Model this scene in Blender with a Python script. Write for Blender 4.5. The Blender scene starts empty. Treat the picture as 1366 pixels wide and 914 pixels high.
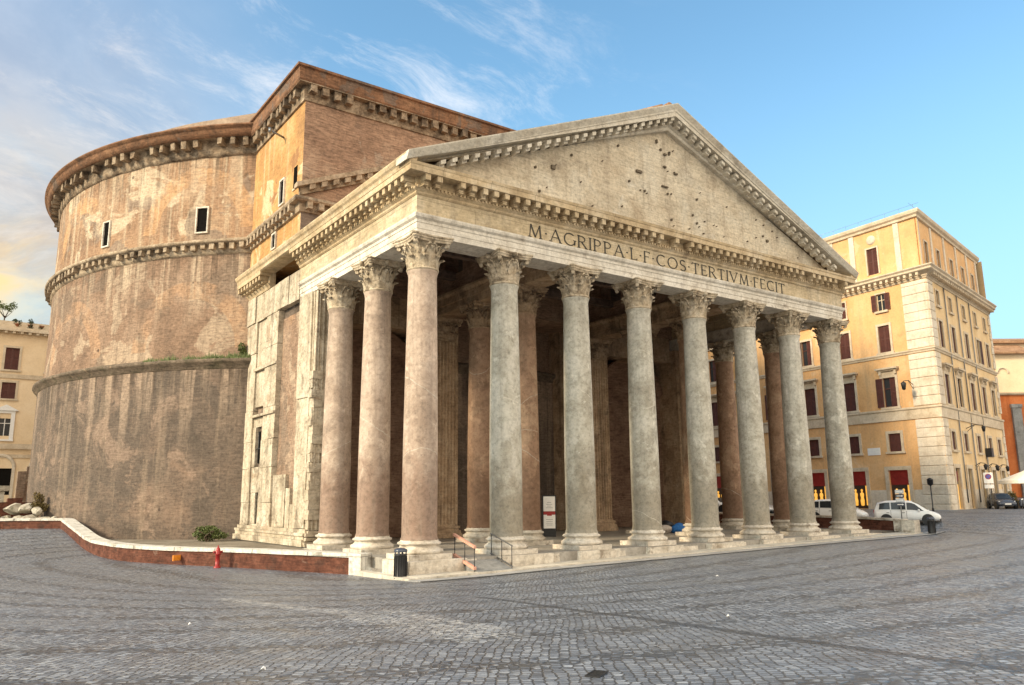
import bpy, bmesh, math, random
import numpy as np
from mathutils import Vector, Matrix, geometry
from math import pi, sin, cos, tan, radians, sqrt, atan2
R = random.Random(7)
scene = bpy.context.scene
COL = scene.collection

# ------------------------------------------------------------------ camera
f_px, yaw, pit, rol = 1050.51, 0.622936865, 0.192564719, -0.00968051
cam_d = bpy.data.cameras.new('camera'); cam = bpy.data.objects.new('camera', cam_d); COL.objects.link(cam)
cam_d.sensor_width = 36; cam_d.lens = 36 * f_px / 1366; cam_d.clip_end = 3000; cam_d.clip_start = .1
fw = Vector((sin(yaw)*cos(pit), cos(yaw)*cos(pit), sin(pit)))
rt = Vector((cos(yaw), -sin(yaw), 0)); up = rt.cross(fw)
r2 = rt*cos(rol)+up*sin(rol); u2 = -rt*sin(rol)+up*cos(rol)
m = Matrix((r2, u2, -fw)).transposed().to_4x4(); m.translation = (-16.752, -30.181, 2.527)
cam.matrix_world = m
scene.camera = cam

# ------------------------------------------------------------------ sun, sky, exposure
SUN_EL, SUN_AZ = radians(27), radians(-84)          # azimuth from +Y towards +X
sd = bpy.data.lights.new('sun', 'SUN'); sun = bpy.data.objects.new('sun', sd); COL.objects.link(sun)
sd.energy = 2.2; sd.angle = radians(10); sd.color = (1, .80, .55)
sv = Vector((sin(SUN_AZ)*cos(SUN_EL), cos(SUN_AZ)*cos(SUN_EL), sin(SUN_EL)))
sun.rotation_euler = (-sv).to_track_quat('-Z', 'Y').to_euler()
sun.location = sv*200
world = bpy.data.worlds.new("World"); scene.world = world; world.use_nodes = True
scene.view_settings.view_transform = 'Standard'; scene.view_settings.look = 'None'
scene.view_settings.exposure = 1.2; scene.view_settings.gamma = 1
scene.view_settings.use_curve_mapping = False
scene.cycles.max_bounces = 10; scene.cycles.diffuse_bounces = 7

class NT:
    """tiny helper to write node trees"""
    def __init__(s, tree): s.t = tree; s.N = tree.nodes; s.L = tree.links
    def set(s, sock, v):
        if v is None: return
        if hasattr(v, 'is_output'): s.L.new(v, sock)
        else:
            if isinstance(v, (tuple, list)) and len(v) == 3 and sock.type == 'RGBA': v = (*v, 1)
            sock.default_value = v
    def node(s, typ, ins=None, **props):
        n = s.N.new(typ)
        for k, v in props.items(): setattr(n, k, v)
        for k, v in (ins or {}).items(): s.set(n.inputs[k], v)
        return n
    def math(s, op, a, b=None, c=None, clamp=False):
        n = s.node('ShaderNodeMath', operation=op, use_clamp=clamp)
        for i, v in enumerate((a, b, c)):
            if v is not None: s.set(n.inputs[i], v)
        return n.outputs[0]
    def vmath(s, op, a, b=None):
        n = s.node('ShaderNodeVectorMath', operation=op); s.set(n.inputs[0], a)
        if b is not None: s.set(n.inputs[1], b)
        return n.outputs['Value' if op in ('DOT_PRODUCT', 'LENGTH') else 'Vector']
    def noise(s, vec, scale, detail=4, rough=.6, dist=0.):
        return s.node('ShaderNodeTexNoise', {'Vector': vec, 'Scale': scale, 'Detail': detail, 'Roughness': rough, 'Distortion': dist}).outputs['Fac']
    def step(s, v, a, b, lo=0., hi=1.):
        return s.node('ShaderNodeMapRange', {'Value': v, 'From Min': a, 'From Max': b, 'To Min': lo, 'To Max': hi}, interpolation_type='SMOOTHSTEP').outputs[0]
    def ramp(s, fac, stops):
        n = s.node('ShaderNodeValToRGB', {'Fac': fac}); e = n.color_ramp.elements
        while len(e) < len(stops): e.new(.5)
        for el, (p, c) in zip(e, stops): el.position = p; el.color = (*c, 1)
        return n.outputs[0]
    def mix(s, fac, a, b, mode='MIX'):
        n = s.node('ShaderNodeMix', data_type='RGBA', blend_type=mode)
        s.set(n.inputs[0], fac); s.set(n.inputs[6], a); s.set(n.inputs[7], b); return n.outputs[2]
    def mul(s, vec, xyz): return s.vmath('MULTIPLY', vec, xyz)

# the sky: physical sky with soft evening clouds, warmer towards the sun, plus an added fill bank behind the view
w = NT(world.node_tree); w.N.clear()
sky = w.node('ShaderNodeTexSky', sky_type='NISHITA', sun_disc=False, sun_elevation=SUN_EL, sun_rotation=SUN_AZ)
sky.altitude = 50; sky.air_density = 1.0; sky.dust_density = 1.2; sky.ozone_density = 1.4
g = w.node('ShaderNodeTexCoord').outputs['Generated']
sep = w.node('ShaderNodeSeparateXYZ', {'Vector': g}); zc = sep.outputs[2]
zs = w.math('ADD', w.math('MAXIMUM', zc, 0.0), .25)
pl = w.node('ShaderNodeCombineXYZ', {'X': w.math('DIVIDE', sep.outputs[0], zs), 'Y': w.math('DIVIDE', sep.outputs[1], zs), 'Z': .3}).outputs[0]
warp = w.node('ShaderNodeTexNoise', {'Vector': pl, 'Scale': 1.2, 'Detail': 3.}).outputs['Color']
pw = w.vmath('ADD', pl, w.mul(w.vmath('SUBTRACT', warp, (.5, .5, .5)), (.7, .7, .7)))
big = w.noise(w.mul(pw, (1, .7, 1)), 1.3, 7, .60)
behind = w.step(sep.outputs[1], -.05, -.55)  # unseen warm cloud bank, added to brighten the shaded front
wsp = w.noise(w.mul(pw, (1.3, 2.3, 1)), 2.6, 9, .72)
toward = w.vmath('DOT_PRODUCT', g, (sin(radians(-20)), cos(radians(-20)), 0))      # 1 towards the left of the view
leftness = w.step(toward, .60, .97)
cover = w.math('ADD', w.step(big, .62, .82, 0, .25), w.math('MULTIPLY', leftness, w.step(big, .34, .60, .10, 1.0)), clamp=True)
wisps = w.math('MULTIPLY', w.step(wsp, .47, .78, 0, .72), w.math('MULTIPLY', w.step(toward, .25, .6), w.step(w.noise(pl, .9, 3), .40, .58)))
cover = w.math('ADD', cover, w.math('MULTIPLY', w.math('MULTIPLY', w.step(zc, .10, .42, 1, 0), leftness), .55), clamp=True)
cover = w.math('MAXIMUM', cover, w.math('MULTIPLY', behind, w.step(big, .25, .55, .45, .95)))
lowglow = w.step(zc, .06, .50, 1, 0)
ccol = w.mix(w.math('MULTIPLY', w.math('MULTIPLY', lowglow, leftness), 1.9, clamp=True), (.27, .28, .32), (.50, .375, .20))
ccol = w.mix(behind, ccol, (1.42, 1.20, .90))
ccol = w.mix(w.step(w.noise(pw, 3.1, 6, .62), .40, .62), w.mix(.5, ccol, (.15, .175, .235)), ccol)
skyc = w.mul(sky.outputs[0], (.100, .132, .128))
# pale band of air above the roofs
skyc = w.mix(w.step(zc, -.02, .55, .85, 0), skyc, (.20, .31, .37))
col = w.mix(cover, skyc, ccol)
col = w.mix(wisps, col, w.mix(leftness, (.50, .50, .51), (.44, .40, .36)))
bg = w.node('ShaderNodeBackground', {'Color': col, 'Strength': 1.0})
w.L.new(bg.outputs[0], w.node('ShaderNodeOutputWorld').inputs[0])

# ------------------------------------------------------------------ materials
def new_mat(name):
    m = bpy.data.materials.new(name); m.use_nodes = True
    t = NT(m.node_tree); t.N.clear()
    b = t.node('ShaderNodeBsdfPrincipled'); t.L.new(b.outputs[0], t.node('ShaderNodeOutputMaterial').inputs[0])
    return m, t, b
def plain(name, col, rough=.6, metal=0., emit=None, es=1., vary=.25, vs=6.):
    m, t, b = new_mat(name)
    P = t.node('ShaderNodeTexCoord').outputs['Object']
    n = t.noise(P, vs, 4, .6)
    c = t.mix(1.0, col, t.ramp(n, [(.3, (1-vary,)*3), (.7, (1+vary*.3,)*3)]), 'MULTIPLY')
    t.set(b.inputs['Base Color'], c); b.inputs['Roughness'].default_value = rough; b.inputs['Metallic'].default_value = metal
    if emit: t.set(b.inputs['Emission Color'], emit); b.inputs['Emission Strength'].default_value = es
    return m
def masonry(name, stops, scale=.35, patch=None, patch2=None, streak=None, course=.25, fine=.35, bump=.25, rough=.9, joint=None, rand=False, crack=0., stain=None, extra=None, base_grime=None):
    """weathered wall: colour clouds, flaked patches, run-off streaks, masonry courses, pitting.
    patch = (colour, threshold, scale); streak = (colour, amount); joint = (width, height, amount)"""
    m, t, b = new_mat(name)
    P = t.node('ShaderNodeTexCoord').outputs['Object']
    if rand:
        rnd = t.node('ShaderNodeObjectInfo').outputs['Random']
        off = t.node('ShaderNodeCombineXYZ', {'X': t.math('MULTIPLY', rnd, 71.), 'Y': t.math('MULTIPLY', rnd, 37.), 'Z': t.math('MULTIPLY', rnd, 13.)}).outputs[0]
        Q = t.vmath('ADD', P, off)
    else: Q = P
    n1 = t.noise(Q, scale, 9, .66, .4)
    c = t.ramp(n1, stops)
    hgt = n1
    for pt in (patch, patch2):
        if pt:
            n = t.noise(t.vmath('ADD', Q, (17. if pt is patch else 53., 5., 9.)), pt[2], 7, .62, .6)
            c = t.mix(t.step(n, pt[1], pt[1]+.035, 0, pt[3] if len(pt) > 3 else .85), c, pt[0])
    if extra: c = extra(t, P, c)
    if stain:       # (colour, threshold, scale, amount) soft dark damp clouds
        n = t.noise(t.vmath('ADD', Q, (3., 91., 31.)), stain[2], 6, .65, .3)
        c = t.mix(t.step(n, stain[1], stain[1]+.16, 0, stain[3]), c, stain[0])
    if streak:
        n = t.noise(t.mul(Q, (1.5, 1.5, .09)), 1.0, 6, .68)
        c = t.mix(t.step(n, .5, .68, 0, streak[1]), c, streak[0])
    if course:
        n = t.noise(t.mul(Q, (1.6, 1.6, 11.)), 1.0, 4, .6)
        c = t.mix(1., c, t.ramp(n, [(.28, (1-course,)*3), (.55, (1,)*3), (.75, (1+course*.5,)*3)]), 'MULTIPLY')
    nf = t.noise(Q, 5.5, 6, .72)
    c = t.mix(1., c, t.ramp(nf, [(.3, (1-fine,)*3), (.52, (1,)*3), (.72, (1+fine*.35,)*3)]), 'MULTIPLY')
    if joint:       # block joints as dark lines on both axes of a wall
        sx = t.node('ShaderNodeSeparateXYZ', {'Vector': P})
        vv = t.node('ShaderNodeCombineXYZ', {'X': t.math('ADD', sx.outputs[0], sx.outputs[1]), 'Y': sx.outputs[2], 'Z': 0.}).outputs[0]
        br = t.node('ShaderNodeTexBrick', {'Vector': vv, 'Scale': 1.0, 'Mortar Size': .018, 'Mortar Smooth': .3, 'Brick Width': joint[0], 'Row Height': joint[1], 'Color1': (1, 1, 1), 'Color2': (.86, .86, .86), 'Mortar': (1-joint[2],)*3}).outputs[0]
        c = t.mix(1., c, br, 'MULTIPLY')
    if crack:
        v = t.node('ShaderNodeTexVoronoi', {'Vector': t.vmath('ADD', Q, t.mul(t.node('ShaderNodeTexNoise', {'Vector': Q, 'Scale': 1.3}).outputs['Color'], (1.2, 1.2, 1.2))), 'Scale': .45}, feature='DISTANCE_TO_EDGE').outputs['Distance']
        c = t.mix(t.step(v, 0., .012, crack, 0), c, (.07, .055, .04))
    t.set(b.inputs['Base Color'], c); b.inputs['Roughness'].default_value = rough
    b.inputs['Specular IOR Level'].default_value = .25
    h = t.math('ADD', t.math('MULTIPLY', nf, .5), t.math('MULTIPLY', t.noise(t.mul(Q, (2., 2., 8.)), 1., 3, .6), .5))
    bp = t.node('ShaderNodeBump', {'Height': h, 'Strength': bump, 'Distance': .12})
    t.L.new(bp.outputs[0], b.inputs['Normal'])
    return m

RCX, RCY = 15.75, 43.5          # axis of the round drum
def arches(spacing, z0, r0, amount, tone):
    """relieving arches of upright brick set flush into the drum (angle around the drum -> metres)"""
    def f(t, P, c):
        s = t.node('ShaderNodeSeparateXYZ', {'Vector': P})
        ang = t.math('ARCTAN2', t.math('SUBTRACT', s.outputs[0], RCX), t.math('SUBTRACT', RCY, s.outputs[1]))
        u = t.math('MULTIPLY', ang, 26.8)
        k = t.math('SUBTRACT', t.math('FLOORED_MODULO', t.math('ADD', u, 3.), spacing), spacing/2)
        d = t.math('SQRT', t.math('ADD', t.math('POWER', t.math('ABSOLUTE', k), 2.), t.math('POWER', t.math('ABSOLUTE', t.math('SUBTRACT', s.outputs[2], z0)), 2.)))
        ring = t.math('MULTIPLY', t.step(d, r0-.12, r0, 0, 1), t.step(d, r0+1.15, r0+1.3, 1, 0))
        ring = t.math('MULTIPLY', ring, t.math('GREATER_THAN', s.outputs[2], z0))
        ring = t.math('MULTIPLY', ring, t.step(t.noise(P, .5, 4), .38, .58))
        rad = t.noise(t.node('ShaderNodeCombineXYZ', {'X': t.math('MULTIPLY', t.math('ARCTAN2', k, t.math('SUBTRACT', s.outputs[2], z0)), 40.), 'Y': d, 'Z': 0.}).outputs[0], 1.0, 2)
        cc = t.mix(rad, tone, tuple(min(1, x*1.5) for x in tone))
        return t.mix(t.math('MULTIPLY', ring, amount), c, cc)
    return f
def put_holes(t, P, c):
    """rows of small dark put-log holes"""
    s = t.node('ShaderNodeSeparateXYZ', {'Vector': P})
    ang = t.math('ARCTAN2', t.math('SUBTRACT', s.outputs[0], RCX), t.math('SUBTRACT', RCY, s.outputs[1]))
    v = t.node('ShaderNodeCombineXYZ', {'X': t.math('MULTIPLY', ang, 26.8), 'Y': s.outputs[2], 'Z': 0.}).outputs[0]
    vo = t.node('ShaderNodeTexVoronoi', {'Vector': v, 'Scale': .33, 'Randomness': .8}).outputs['Distance']
    return t.mix(t.step(vo, .035, .05, .75, 0), c, (.05, .035, .03))
def runs(z_top, length, col, amt, sc=1.0, seed=0.):
    def f(t, P, c):
        s = t.node('ShaderNodeSeparateXYZ', {'Vector': P})
        ang = t.math('ARCTAN2', t.math('SUBTRACT', s.outputs[0], RCX), t.math('SUBTRACT', RCY, s.outputs[1]))
        v = t.node('ShaderNodeCombineXYZ', {'X': t.math('MULTIPLY', ang, 26.8*sc), 'Y': t.math('MULTIPLY', s.outputs[2], .05), 'Z': seed}).outputs[0]
        k = t.step(t.noise(v, 1.1, 5, .62), .50, .60)
        reach = t.noise(v, .7, 2)
        fall = t.step(t.math('ADD', t.math('SUBTRACT', z_top, s.outputs[2]), t.math('MULTIPLY', reach, -length*1.3)), -length*.55, length*.25, 1, 0)
        g_ = t.step(t.noise(P, 2.2, 5, .7), .30, .55, .35, 1.)
        return t.mix(t.math('MULTIPLY', t.math('MULTIPLY', k, fall), t.math('MULTIPLY', g_, amt)), c, col)
    return f
def chain(*fs):
    def f(t, P, c):
        for q in fs: c = q(t, P, c)
        return c
    return f
a_up = arches(13., 21.2, 3.4, .85, (.42, .25, .13)); a_mid = arches(13., 12.6, 3.6, .7, (.36, .22, .13))
M = {}
M['drum_up'] = masonry('brick_upper_drum', [(.30, (.19, .125, .085)), (.45, (.315, .195, .12)), (.56, (.385, .245, .15)), (.70, (.46, .335, .225))], .22,
    patch=((.60, .485, .345), .54, .2, .75), patch2=((.25, .19, .145), .565, .28, .75), streak=((.66, .56, .40), .50), course=.30, fine=.42, bump=.5, stain=((.11, .075, .05), .56, .5, .6),
    extra=chain(a_up, runs(26.8, 5.5, (.62, .50, .36), .5, 1.2, 3.), runs(26.9, 3.0, (.13, .09, .06), .75, 2.2, 8.), put_holes))
M['drum_mid'] = masonry('brick_middle_drum', [(.30, (.165, .112, .08)), (.45, (.275, .18, .122)), (.58, (.345, .24, .168)), (.72, (.45, .345, .25))], .25,
    patch=((.48, .375, .27), .56, .24, .65), patch2=((.21, .155, .115), .545, .25, .7), streak=((.17, .12, .085), .5), course=.34, fine=.45, bump=.5, stain=((.12, .085, .06), .56, .45, .6),
    extra=chain(a_mid, runs(19.4, 5., (.54, .43, .31), .7, 1.2, 13.), runs(19.4, 3.5, (.12, .085, .06), .75, 1.8, 18.), put_holes))
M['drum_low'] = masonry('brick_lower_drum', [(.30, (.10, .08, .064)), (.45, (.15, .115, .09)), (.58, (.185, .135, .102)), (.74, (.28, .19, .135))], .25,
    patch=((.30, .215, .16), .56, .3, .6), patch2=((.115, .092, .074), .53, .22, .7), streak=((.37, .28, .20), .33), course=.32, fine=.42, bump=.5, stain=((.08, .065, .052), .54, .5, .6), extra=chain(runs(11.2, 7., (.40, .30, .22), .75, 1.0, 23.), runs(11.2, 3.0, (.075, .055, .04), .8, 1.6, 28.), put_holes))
M['cornice_brick'] = masonry('cornice_brick', [(.3, (.12, .07, .045)), (.5, (.24, .125, .07)), (.7, (.33, .185, .105))], .5, patch=((.17, .135, .11), .55, .6, .7), course=.4, fine=.5, bump=.5, streak=((.08, .06, .045), .5))
M['cornice_old'] = masonry('worn_corbel_stone', [(.3, (.15, .105, .07)), (.5, (.31, .23, .155)), (.7, (.48, .385, .28))], 1.5, course=.25, fine=.55, bump=.6, stain=((.075, .055, .04), .47, .9, .75))
M['string'] = masonry('mossy_string_course', [(.3, (.10, .08, .055)), (.5, (.17, .13, .095)), (.7, (.25, .195, .14))], .6, course=.4, fine=.5, bump=.5, patch=((.34, .24, .16), .6, .6, .6), stain=((.06, .06, .03), .5, .8, .6))
M['cornice_stone'] = masonry('cornice_stone', [(.3, (.20, .145, .095)), (.5, (.40, .31, .215)), (.7, (.56, .46, .34))], 1.3, course=.2, fine=.5, bump=.5, stain=((.09, .07, .055), .5, 1.1, .7))
M['block_side'] = masonry('ochre_render', [(.3, (.36, .20, .085)), (.5, (.50, .28, .11)), (.7, (.60, .40, .19))], .3, patch=((.68, .52, .33), .56, .35, .8), streak=((.68, .54, .36), .45), course=.2, fine=.35, bump=.4, patch2=((.30, .15, .07), .58, .3, .8))
M['block_front'] = masonry('worn_brick', [(.3, (.25, .155, .105)), (.5, (.36, .23, .155)), (.7, (.47, .335, .235))], .35, course=.5, fine=.4, bump=.5, patch=((.42, .33, .25), .62, .4, .6), stain=((.14, .10, .08), .55, .6, .5))
M['block_low'] = masonry('grey_brick', [(.3, (.13, .105, .085)), (.5, (.20, .155, .125)), (.7, (.27, .21, .165))], .5, course=.35, fine=.4, bump=.4)
M['marble'] = masonry('old_marble', [(.3, (.36, .30, .215)), (.48, (.53, .45, .335)), (.62, (.62, .55, .43)), (.78, (.69, .63, .52))], .55, course=.15, fine=.42, bump=.5, streak=((.22, .18, .135), .6), stain=((.17, .13, .09), .51, .7, .7), crack=.5, patch=((.36, .25, .16), .61, .5, .6))
M['marble_warm'] = masonry('old_marble_honey', [(.3, (.42, .31, .18)), (.48, (.58, .45, .28)), (.62, (.66, .54, .37)), (.78, (.72, .63, .48))], .6, course=.15, fine=.30, bump=.3, streak=((.30, .21, .13), .5), stain=((.26, .19, .12), .54, .8, .6), joint=(2.6, 1.35, .45))
M['marble_white'] = masonry('white_marble', [(.3, (.50, .45, .37)), (.5, (.68, .63, .54)), (.7, (.78, .74, .66))], .9, course=.08, fine=.30, bump=.3, stain=((.24, .19, .145), .56, 1.3, .7), streak=((.34, .29, .23), .35))
M['frieze'] = masonry('frieze_stone', [(.3, (.44, .345, .215)), (.5, (.60, .49, .325)), (.7, (.68, .59, .44))], .5, course=.22, fine=.32, bump=.3, stain=((.22, .18, .135), .54, .6, .55), joint=(3.2, 1.2, .35), streak=((.26, .22, .17), .4))
M['tympanum'] = masonry('tympanum_stone', [(.3, (.46, .37, .26)), (.5, (.63, .545, .41)), (.7, (.70, .64, .52))], .4, course=.22, fine=.38, bump=.4, stain=((.27, .22, .165), .56, .45, .6), joint=(2.3, .62, .2), streak=((.32, .26, .195), .5), patch=((.70, .65, .55), .6, .5, .5))
M['soffit'] = masonry('soffit_stone', [(.3, (.20, .155, .11)), (.5, (.33, .265, .19)), (.7, (.44, .37, .28))], 1.2, fine=.45, bump=.4, stain=((.10, .08, .06), .5, 1.2, .7))
M['raking'] = masonry('raking_stone', [(.3, (.46, .40, .31)), (.5, (.61, .555, .455)), (.7, (.70, .66, .57))], .8, fine=.3, bump=.3, course=.15, stain=((.22, .19, .155), .54, .9, .6))
def shaft_mat(name, stops, stain, low, ring=True):
    def ex(t, P, c):
        s = t.node('ShaderNodeSeparateXYZ', {'Vector': P}); z = s.outputs[2]
        rnd = t.node('ShaderNodeObjectInfo').outputs['Random']
        # soot and damp of the lowest two metres
        nz = t.noise(P, 1.4, 5)
        c = t.mix(t.step(t.math('ADD', z, t.math('SUBTRACT', t.math('MULTIPLY', nz, -5.5), t.math('MULTIPLY', rnd, 1.2))), -1.2, 1.0, .62, 0), c, low)
        # tilted mortar seams of old repairs
        for k, (zz, sx, sy, wd) in enumerate(((5., .55, -.35, .028), (9.2, -.5, .6, .022), (3., .2, .5, .018))):
            zk = t.math('ADD', zz, t.math('MULTIPLY', t.math('SUBTRACT', t.math('FRACT', t.math('MULTIPLY', rnd, 7.3+k*3.1)), .5), 6.))
            d = t.math('ABSOLUTE', t.math('SUBTRACT', t.math('ADD', z, t.math('ADD', t.math('MULTIPLY', s.outputs[0], sx), t.math('MULTIPLY', s.outputs[1], sy))), t.math('ADD', zk, t.math('MULTIPLY', t.noise(P, 2.0, 3), .25))))
            on = t.math('GREATER_THAN', t.math('FRACT', t.math('MULTIPLY', rnd, 31.7+k*11.3)), .52)
            c = t.mix(t.math('MULTIPLY', on, t.step(d, wd*.5, wd*1.3, .55, 0)), c, (.62, .57, .48))
        return c
    return masonry(name, stops, .8, patch=(stain, .565, .5, .6), streak=(tuple(x*.62 for x in stops[1][1]), .6), course=0, fine=.36, bump=.25, rough=.7, rand=True, extra=ex if ring else None, stain=(tuple(x*.5 for x in stops[1][1]), .53, .6, .6), patch2=(tuple(x*1.25 for x in stops[2][1]), .60, 1.4, .5), crack=.15)
M['pink'] = shaft_mat('pink_granite', [(.3, (.30, .22, .165)), (.5, (.445, .345, .27)), (.7, (.545, .44, .355))], (.58, .45, .35), (.17, .095, .065))
M['grey'] = shaft_mat('grey_granite', [(.3, (.31, .28, .22)), (.5, (.48, .45, .375)), (.7, (.59, .565, .49))], (.56, .53, .46), (.20, .165, .115))
M['brown'] = shaft_mat('brown_granite', [(.3, (.24, .145, .09)), (.5, (.37, .235, .155)), (.7, (.46, .31, .21))], (.48, .34, .23), (.15, .085, .055))
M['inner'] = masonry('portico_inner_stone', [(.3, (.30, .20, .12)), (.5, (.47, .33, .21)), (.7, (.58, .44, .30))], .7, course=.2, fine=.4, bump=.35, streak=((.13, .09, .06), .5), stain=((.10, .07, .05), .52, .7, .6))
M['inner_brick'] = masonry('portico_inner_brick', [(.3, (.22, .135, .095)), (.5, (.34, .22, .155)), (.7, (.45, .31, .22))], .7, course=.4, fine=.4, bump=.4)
M['timber'] = masonry('roof_timber', [(.3, (.10, .068, .055)), (.5, (.175, .125, .10)), (.7, (.25, .185, .15))], 1.5, course=.3, fine=.35, bump=.3)
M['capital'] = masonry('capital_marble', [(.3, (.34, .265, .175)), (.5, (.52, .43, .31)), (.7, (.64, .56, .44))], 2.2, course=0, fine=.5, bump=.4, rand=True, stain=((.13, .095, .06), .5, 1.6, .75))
M['capital_in'] = masonry('capital_marble_inner', [(.3, (.27, .18, .11)), (.5, (.43, .31, .20)), (.7, (.54, .41, .29))], 2.2, course=0, fine=.5, bump=.4, rand=True, stain=((.09, .06, .04), .5, 1.6, .7))  # darker, browner tone for the capitals inside the porch
M['base'] = masonry('base_marble', [(.3, (.42, .36, .28)), (.5, (.62, .56, .47)), (.7, (.74, .69, .60))], 1.2, course=.15, fine=.35, bump=.45, rand=True, stain=((.20, .15, .105), .54, 1.5, .75))
M['floor'] = masonry('portico_floor', [(.3, (.22, .20, .17)), (.5, (.33, .305, .265)), (.7, (.42, .39, .34))], .6, course=0, fine=.3, bump=.1, rough=.45)
M['kerb_pale'] = masonry('pale_kerb', [(.3, (.24, .24, .235)), (.5, (.35, .345, .335)), (.7, (.44, .43, .41))], .9, course=0, fine=.3, bump=.2, rough=.6, stain=((.14, .135, .13), .55, 1., .6))
M['tar'] = plain('dark_gutter', (.035, .034, .033), .7)
M['strip'] = masonry('travertine_paving', [(.3, (.44, .39, .31)), (.5, (.60, .55, .46)), (.7, (.70, .65, .56))], .8, course=0, fine=.3, bump=.2, rough=.75, stain=((.24, .205, .165), .57, .8, .6), joint=(1.4, .9, .3))
M['kerbstone'] = masonry('basalt_slabs', [(.3, (.17, .17, .165)), (.5, (.25, .25, .24)), (.7, (.33, .325, .31))], .9, course=0, fine=.3, bump=.2, rough=.6, stain=((.07, .07, .07), .55, 1., .6))
M['wallbrick'] = masonry('dark_red_brick', [(.3, (.075, .03, .02)), (.5, (.135, .052, .033)), (.7, (.20, .085, .055))], 1.5, course=.45, fine=.45, bump=.5, patch=((.26, .18, .14), .64, .8, .5), stain=((.04, .03, .025), .54, 1., .6))
M['coping'] = masonry('white_coping', [(.3, (.52, .49, .42)), (.5, (.69, .66, .59)), (.7, (.77, .75, .69))], 1.1, course=0, fine=.38, bump=.5, stain=((.24, .205, .155), .53, 1.3, .7), joint=(1.15, 9., .6))
M['dirt'] = masonry('trodden_earth', [(.3, (.15, .125, .09)), (.5, (.24, .205, .155)), (.7, (.34, .30, .24))], .5, course=0, fine=.4, bump=.4)
M['rooftile'] = masonry('roof_tile', [(.3, (.22, .12, .07)), (.5, (.36, .21, .12)), (.7, (.46, .30, .19))], 1., course=.2, fine=.4, bump=.4)
M['lead'] = masonry('dome_lead', [(.3, (.19, .135, .095)), (.5, (.29, .21, .15)), (.7, (.38, .29, .21))], .5, course=.1, fine=.3, bump=.3)
M['bronze'] = plain('bronze_letters', (.045, .04, .03), .55, .3)
M['dark'] = plain('dark_recess', (.012, .011, .01), 1.)  # near-black panels: the shade inside openings put into the colour
M['dark'].node_tree.nodes['Principled BSDF'].inputs['Specular IOR Level'].default_value = 0
M['hole'] = plain('shadowed_socket', (.15, .12, .085), 1.)
M['black'] = plain('black_metal', (.022, .022, .024), .45, .2)
M['ochre'] = masonry('ochre_stucco', [(.3, (.56, .315, .135)), (.5, (.68, .405, .185)), (.7, (.73, .49, .265))], .25, course=0, fine=.16, bump=.1, streak=((.50, .32, .17), .5), stain=((.45, .28, .14), .54, .4, .5), patch=((.72, .53, .34), .6, .35, .5))
M['ochre_pale'] = masonry('pale_stucco', [(.3, (.60, .42, .22)), (.5, (.71, .52, .29)), (.7, (.76, .59, .36))], .3, course=0, fine=.12, bump=.1, streak=((.55, .41, .26), .35))
M['quoin'] = masonry('travertine_quoin', [(.3, (.52, .43, .32)), (.5, (.66, .58, .46)), (.7, (.73, .66, .55))], .6, course=.1, fine=.2, bump=.15, streak=((.45, .36, .26), .4), stain=((.40, .31, .22), .56, .7, .5))
M['trim'] = masonry('stone_trim', [(.3, (.46, .37, .26)), (.5, (.58, .48, .35)), (.7, (.66, .57, .44))], .8, course=0, fine=.2, bump=.15, stain=((.33, .26, .18), .56, .8, .5))
M['shutter'] = plain('brown_red_shutter', (.105, .030, .020), .6, vary=.35, vs=3)
M['pane'] = plain('window_glass', (.03, .035, .04), .12, vary=.2)
M['shop_red'] = plain('shop_red', (.13, .012, .010), .5, emit=(.5, .02, .012), es=.05, vary=.6, vs=2.5)
M['shop_gold'] = plain('shop_gold', (.55, .33, .08), .6, emit=(.9, .42, .06), es=.45, vary=.6, vs=3.)
M['shop_dark'] = plain('shop_dark', (.05, .03, .02), .5)
M['cream'] = masonry('cream_stucco', [(.3, (.66, .50, .31)), (.5, (.76, .60, .40)), (.7, (.80, .66, .47))], .3, course=0, fine=.1, bump=.1)
M['orange_wall'] = masonry('orange_stucco', [(.3, (.40, .10, .03)), (.5, (.52, .16, .05)), (.7, (.58, .21, .08))], .4, course=0, fine=.15, bump=.1, streak=((.36, .09, .03), .5))
M['white_paint'] = plain('white_car_paint', (.80, .80, .78), .25, vary=.05)
M['dark_paint'] = plain('dark_blue_car_paint', (.05, .06, .085), .25, vary=.1)
M['silver_paint'] = plain('silver_car_paint', (.42, .44, .46), .28, .4, vary=.1)
M['tyre'] = plain('tyre_rubber', (.018, .018, .018), .8)
M['rim'] = plain('wheel_alloy', (.45, .45, .46), .35, .8)
M['lamp_clear'] = plain('clear_lamp', (.75, .78, .80), .12)
M['lamp_red'] = plain('red_lamp', (.40, .02, .02), .2)
M['red'] = plain('red_paint', (.33, .018, .016), .4)
M['orange'] = plain('orange_sign', (.85, .30, .03), .5)
M['white'] = plain('white_panel', (.78, .77, .74), .6, vary=.1)
M['pink_rail'] = plain('salmon_rail', (.62, .33, .24), .6)
M['metal'] = plain('grey_metal', (.25, .25, .25), .4, .7)
M['blue'] = plain('blue_cloth', (.03, .18, .55), .8)
M['pale_cloth'] = plain('pale_cloth', (.60, .52, .45), .8)
M['canvas'] = plain('white_canvas', (.80, .75, .66), .8, vary=.1)
M['blue_sign'] = plain('blue_sign', (.06, .12, .42), .4)
M['leaf'] = plain('leaf_green', (.11, .14, .035), .7, vary=.6, vs=9.)
M['leaf_dark'] = plain('leaf_dark_green', (.045, .065, .022), .7, vary=.6, vs=9.)
M['leaf_dry'] = plain('leaf_dry', (.20, .15, .055), .8, vary=.5, vs=9.)
M['bark'] = plain('bark', (.10, .07, .045), .9)
M['terracotta'] = plain('terracotta', (.34, .14, .07), .8)
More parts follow.
